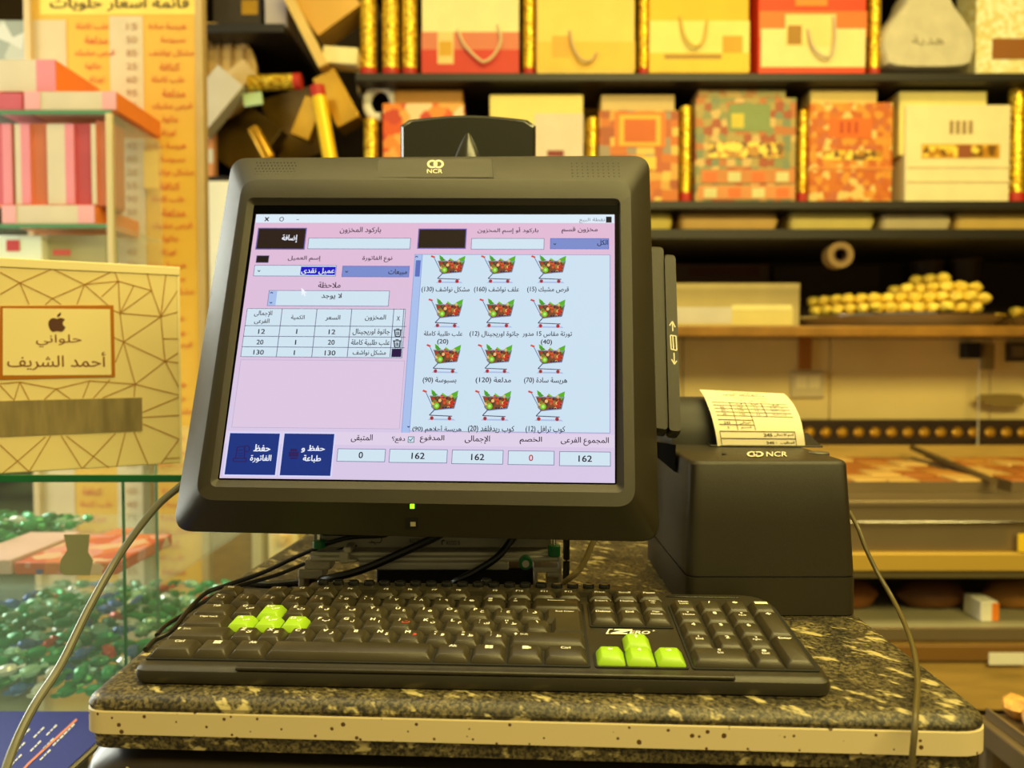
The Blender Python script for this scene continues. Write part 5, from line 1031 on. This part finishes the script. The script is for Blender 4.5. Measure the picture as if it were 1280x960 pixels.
PK = P((216, 132, 152)); SAL = P((206, 122, 96)); ROS = P((190, 84, 104)); OR2 = P((232, 126, 50)); CRW = P((206, 192, 172)); PINK2 = P((222, 160, 172))
def case_box(label, x0, y0, x1, y1, z, dep, front, side, parts=(), Y=YU+.004):
    A = at(x0, y1, Y); B_ = at(x1, y0, Y); base = Vector(((A.x+B_.x)/2, Y+dep/2, z+.0006)); w_ = (B_.x-A.x)/2; h = B_.z-A.z
    t = thing('sweet_box', label, 'box', base); MB().box(-w_, -dep/2, 0, w_, dep/2, h).build('body', side, t, bevel=.0015); MB().box(-w_+.001, -dep/2-.0012, .001, w_-.001, -dep/2+.001, h-.001).build('front_face', front, t, smooth=False)
    f = frf(Y, base)
    for px0, px1, mm in parts: a0 = f(px0, y1); a1 = f(px1, y0); MB().box(a0.x, -dep/2-.0022, .001, a1.x, -dep/2+.001, h-.001).build('printed_panel', mm, t, smooth=False)
    return t
zD = zA+.0006
case_box('flat pink and white sweet box with an orange side, top glass shelf', 31, 111, 145, 135, zD, .19, CRW, OR2, [(31, 50, PINK2), (128, 145, PINK2)])
hb = (at(60, 111, YU).z-at(60, 135, YU).z)
case_box('white box with a pink end lying on the flat pink and white box', -20, 70, 69, 111, zD+hb+.0012, .16, CRW, OR2, [(46, 69, PK)], Y=YU+.012)
case_box('dark pink low box at the left end of the top glass shelf', -10, 112, 27, 134, zD, .1, ROS, ROS)
for x0, x1, fm, sm, lb in ((-14, 14, ROS, SAL, 'rose upright box at the left photo edge'), (20, 37, CRW, SAL, 'cream and pink upright box, second from the left photo edge'), (60, 92, CRW, ROS, 'cream upright box with a rose side, in the middle of the case'), (115, 120, CRW, SAL, 'narrow salmon upright box beside the chrome post')):
    case_box(lb, x0, 152, x1, 254, zB2+(at(60, 255, YU).z-at(60, 279, YU).z)+.0015, .1, fm, sm, [(x1-9, x1, PK)] if x1-x0 > 12 else [], Y=YU+.012)
simple_box('sweet_box', 'salmon upright box face seen beside the chrome post of the case', 'box', 121, 150, 136, 255, YU+.02, .06, SAL, zB2+(at(60, 255, YU).z-at(60, 279, YU).z)+.0015)
simple_box('sweet_box', 'salmon upright box face next to the cream and pink upright box', 'box', 39, 154, 58, 255, YU+.02, .06, SAL, zB2+(at(60, 255, YU).z-at(60, 279, YU).z)+.0015); simple_box('sweet_box', 'rose upright box face right of the cream box in the middle of the case', 'box', 94, 154, 113, 255, YU+.02, .06, ROS, zB2+(at(60, 255, YU).z-at(60, 279, YU).z)+.0015)
case_box('flat pink ended box with an orange side under the upright boxes', 3, 255, 118, 279, zB2, .18, CRW, OR2, [(3, 20, PINK2), (98, 118, PINK2)])
simple_box('white_packet', 'white packet with a red flower at the bottom left of the upper case', 'packet', -10, 294, 52, 331, YU+.03, .05, P((226, 238, 226)), zC3+.0006, parts=[('red_flower', 8, 300, 24, 314, P((196, 60, 70)))]); simple_box('grey_packet', 'grey-green packet with pink writing at the bottom of the upper case', 'packet', 58, 293, 132, 331, YU+.05, .05, P((176, 178, 150)), zC3+.0006, parts=[('pink_print', 66, 312, 88, 319, P((226, 110, 130)))])
simple_box('price_tag', 'yellow paper price tag hanging on the side of the upper glass case', 'tag', 180, 189, 197, 235, 1.69, .001, P((236, 196, 90)), bevel=.0001)
simple_box('grey_carton', 'white and grey crumpled carton above the pink boxes at the top left corner', 'carton', -30, 25, 50, 78, 1.72, .02, mat_voro('white_grey_print', [(170, 172, 160), (140, 146, 136), (190, 190, 180)], 30, .6), zD+.12); 

# things seen low between the board and the counter
simple_box('wood_panel', 'brown wooden panel leaning low behind the counter, left of the white strip', 'panel', 262, 560, 316, 900, 1.9, .02, mat('brown_panel_wood', (170, 134, 78), .5, noise=.2, nscale=6, stretch=(3, 1, 12)), 0)
simple_box('white_strip', 'white vertical strip low behind the counter', 'post', 317, 560, 325, 900, 1.88, .02, P((240, 232, 200)), 0)
simple_box('electric_box', 'cream electric box with a round knob behind the left counter edge', 'box', 336, 590, 372, 705, 1.6, .06, P((232, 212, 150)), parts=[('cover', 342, 668, 365, 684, P((226, 196, 130)))])
simple_box('electric_box_stand', 'brown wooden stand under the cream electric box', 'stand', 326, 706, 378, 800, 1.6, .07, P((120, 80, 34)), 0)
simple_box('white_poster', 'white paper bag left of the screen under the dark shelf', 'bag', 252, 226, 300, 420, 1.99, .03, P((238, 236, 220)), at(270, 560, 1.99).z)
simple_box('poster_ledge', 'narrow pale cupboard standing under the white paper bag', 'cupboard', 250, 561, 330, 900, 1.97, .06, P((200, 180, 130)), 0)
bk = bpy.data.objects['electric_box']; MB().cyl((0, -.031, at(350, 673, 1.6).z-at(350, 705, 1.6).z), (0, -.04, at(350, 673, 1.6).z-at(350, 705, 1.6).z), .009, 20).build('knob', P((214, 184, 120)), bk)

# blue booklet on a stool, lower left
zbk = at(60, 896, .80).z; M0 = Matrix.Translation((-.52, .69, zbk))
t = thing('blue_booklet', 'blue booklet with white writing and an orange stripe lying at the lower left corner', 'booklet', M0)
MB().box(-.22, -.16, -.006, .10, .12, 0).build('pages', WHT, t, smooth=False); MB().box(-.221, -.161, 0, .101, .121, .0008).build('cover', P((40, 52, 150)), t, smooth=False)
m = MB(); fk2 = lambda x, y: onz(x, y, zbk+.0012)-Vector((-.52, .69, zbk)); gl([(96, 899), (35, 955), (20, 972)], 1.3, fk2); m.build('orange_stripe', P((226, 140, 110)), t, smooth=False)
m = MB()
for k, (x, y) in enumerate(((30, 918), (48, 916), (64, 913), (24, 935), (44, 933), (20, 950), (60, 930), (72, 926), (86, 912), (56, 944))): 
    gl([(x-6, y+6), (x-2, y+2)], .9, fk2); gl([(x-1, y+1), (x+2, y-2)], .8, fk2); gl([(x+3, y-3), (x+7, y-7)], 1.0, fk2)
m.build('booklet_lettering', P((220, 226, 240)), t, smooth=False)
t = thing('side_stool', 'pale low stool under the blue booklet', 'stool', (-.58, .68, 0)); MB().box(-.20, -.16, zbk-.03, .14, .12, zbk-.0062).build('seat', P((180, 180, 165)), t, bevel=.003)
for a0 in (-.18, .12):
    for b0 in (-.14, .10): MB().cyl((a0, b0, 0), (a0, b0, zbk-.03), .012, 10).build('leg', P((150, 150, 140)), t)

# ---- the jumble on the left bay of the shelving
def rbox(name, label, cat, px, py, wpx, hpx, deg, Y, dep, m_, bevel=.002):
    c_ = at(px, py, Y); k = Y/F; return MB().box(-wpx*k/2, -dep/2, -hpx*k/2, wpx*k/2, dep/2, hpx*k/2).build(name, m_, label=label, cat=cat, bevel=bevel, M=Matrix.Translation(c_) @ Matrix.Rotation(R(deg), 4, 'Y'))
OLV = mat('dark_gold_foil', (92, 70, 18), .3, metal=.4, noise=.3, nscale=6); GFOIL = mat('gold_foil', (206, 156, 44), .25, metal=.6, noise=.2, nscale=8); LAV = P((196, 184, 190)); PB = P((226, 190, 110))
simple_box('lavender_box', 'lavender box lying on the short black shelf at the top left', 'box', 331, -30, 358, 28, 2.12, .1, LAV, ZL1+.0006); simple_box('dark_box', 'dark box with a gold corner on the short black shelf', 'box', 266, -20, 326, 28, 2.15, .12, P((50, 38, 18)), ZL1+.0006, parts=[('gold_corner', 302, 0, 322, 18, GFOIL)])
c_ = at(262, 92, 2.14); t = thing('woven_lid', 'round ribbed beige woven lid propped below the short black shelf', 'lid', Matrix.Translation(c_) @ Matrix.Rotation(math.pi/2, 4, 'X'))
rl = 60*2.14/F; MB().lathe([(0, 0), (rl, 0), (rl, .014), (rl*.93, .018), (rl*.9, .012), (0, .012)], 40).build('disc', P((196, 160, 92)), t)
for k in range(7): h_ = math.sqrt(max(0, (rl*.88)**2-(rl*(-.75+k*.25))**2)); MB().box(-.003, -h_, .012, .003, h_, .018).build('rib', P((150, 114, 56)), t).location = (rl*(-.75+k*.25), 0, 0)
rbox('white_carton', 'white and grey carton tilted on its corner at the left of the shelving', 'carton', 268, 128, 40, 76, 40, 2.05, .05, P((204, 196, 186))); rbox('beige_carton', 'beige carton tilted behind the white and grey carton', 'carton', 290, 104, 26, 60, 52, 2.10, .02, P((206, 178, 130)))
def rtube(label, a0, b0, rpx, Y, capend=True, m_=GOLDG):
    A = at(*a0, Y); B_ = at(*b0, Y); r = rpx*Y/F; t = thing('gold_tube', label, 'tube', A); d = B_-A
    MB().cyl((0, 0, 0), d, r, 16).build('tube_body', m_, t)
    if capend: MB().cyl(d*.9, d*1.04, r*1.04, 16).build('red_cap', RED, t)
rtube('gold glitter tube lying level with a red cap left of the bright tilted tube', (311, 104), (374, 102), 9.5, 2.05); rtube('bright yellow gold tube leaning left of the customer display', (414, 206), (397, 112), 9, 2.02, True, mat('bright_gold', (250, 206, 20), .35, metal=.2))
rtube('short dull gold tube standing against the orange and white bag', (464, 219), (464, 150), 9, 2.12, False)
rbox('leaning_board', 'long tilted gold edged board at the top left of the shelving', 'board', 381, 36, 12, 110, -27, 2.08, .05, PB); rbox('gift_box', 'gold wrapped gift box with its corner pointing down at the top left', 'box', 408, 6, 64, 70, -36, 2.16, .1, mat('gold_wrap', (222, 172, 80), .4, metal=.2)); rbox('gift_box', 'brown gold foil box tilted right of the bright tube', 'box', 424, 128, 30, 66, -28, 2.12, .08, GFOIL); rbox('gift_box', 'dark gold foil bag tilted like a diamond above the screen left corner', 'box', 300, 172, 84, 76, 36, 2.20, .06, OLV); rbox('gift_box', 'dark folded foil bag left of the bright tilted tube', 'box', 372, 162, 62, 82, -16, 2.32, .08, mat('olive_foil', (120, 90, 26), .3, metal=.4, noise=.4, nscale=8)); rbox('gift_box', 'small creased gold foil bag behind the bright tilted tube', 'box', 386, 150, 24, 50, 22, 2.08, .04, GFOIL)
rbox('gift_tag', 'mint gift tag on the dark gold foil bag', 'tag', 316, 124, 24, 16, -8, 2.05, .004, P((180, 206, 160))); rbox('gold_roll', 'crumpled gold roll above the screen left corner', 'roll', 327, 180, 14, 46, -28, 2.03, .03, GFOIL, .008)
simple_box('cream_pouch', 'cream pouch at the left end of the top shelf', 'pouch', 446, 66, 450, 84, 2.2, .05, CR, ZA+.0006); simple_box('small_orange_box', 'small orange and white upright box at the far left of the shelving', 'box', 253, 160, 266, 218, 2.10, .03, P((222, 150, 100)), ZL2+.0006, parts=[('white_band', 253, 186, 266, 204, P((220, 214, 200)))])
rbox('cream_bag', 'cream bag lying tilted below the gold edged board', 'bag', 428, 74, 42, 20, 4, 2.10, .06, CR)
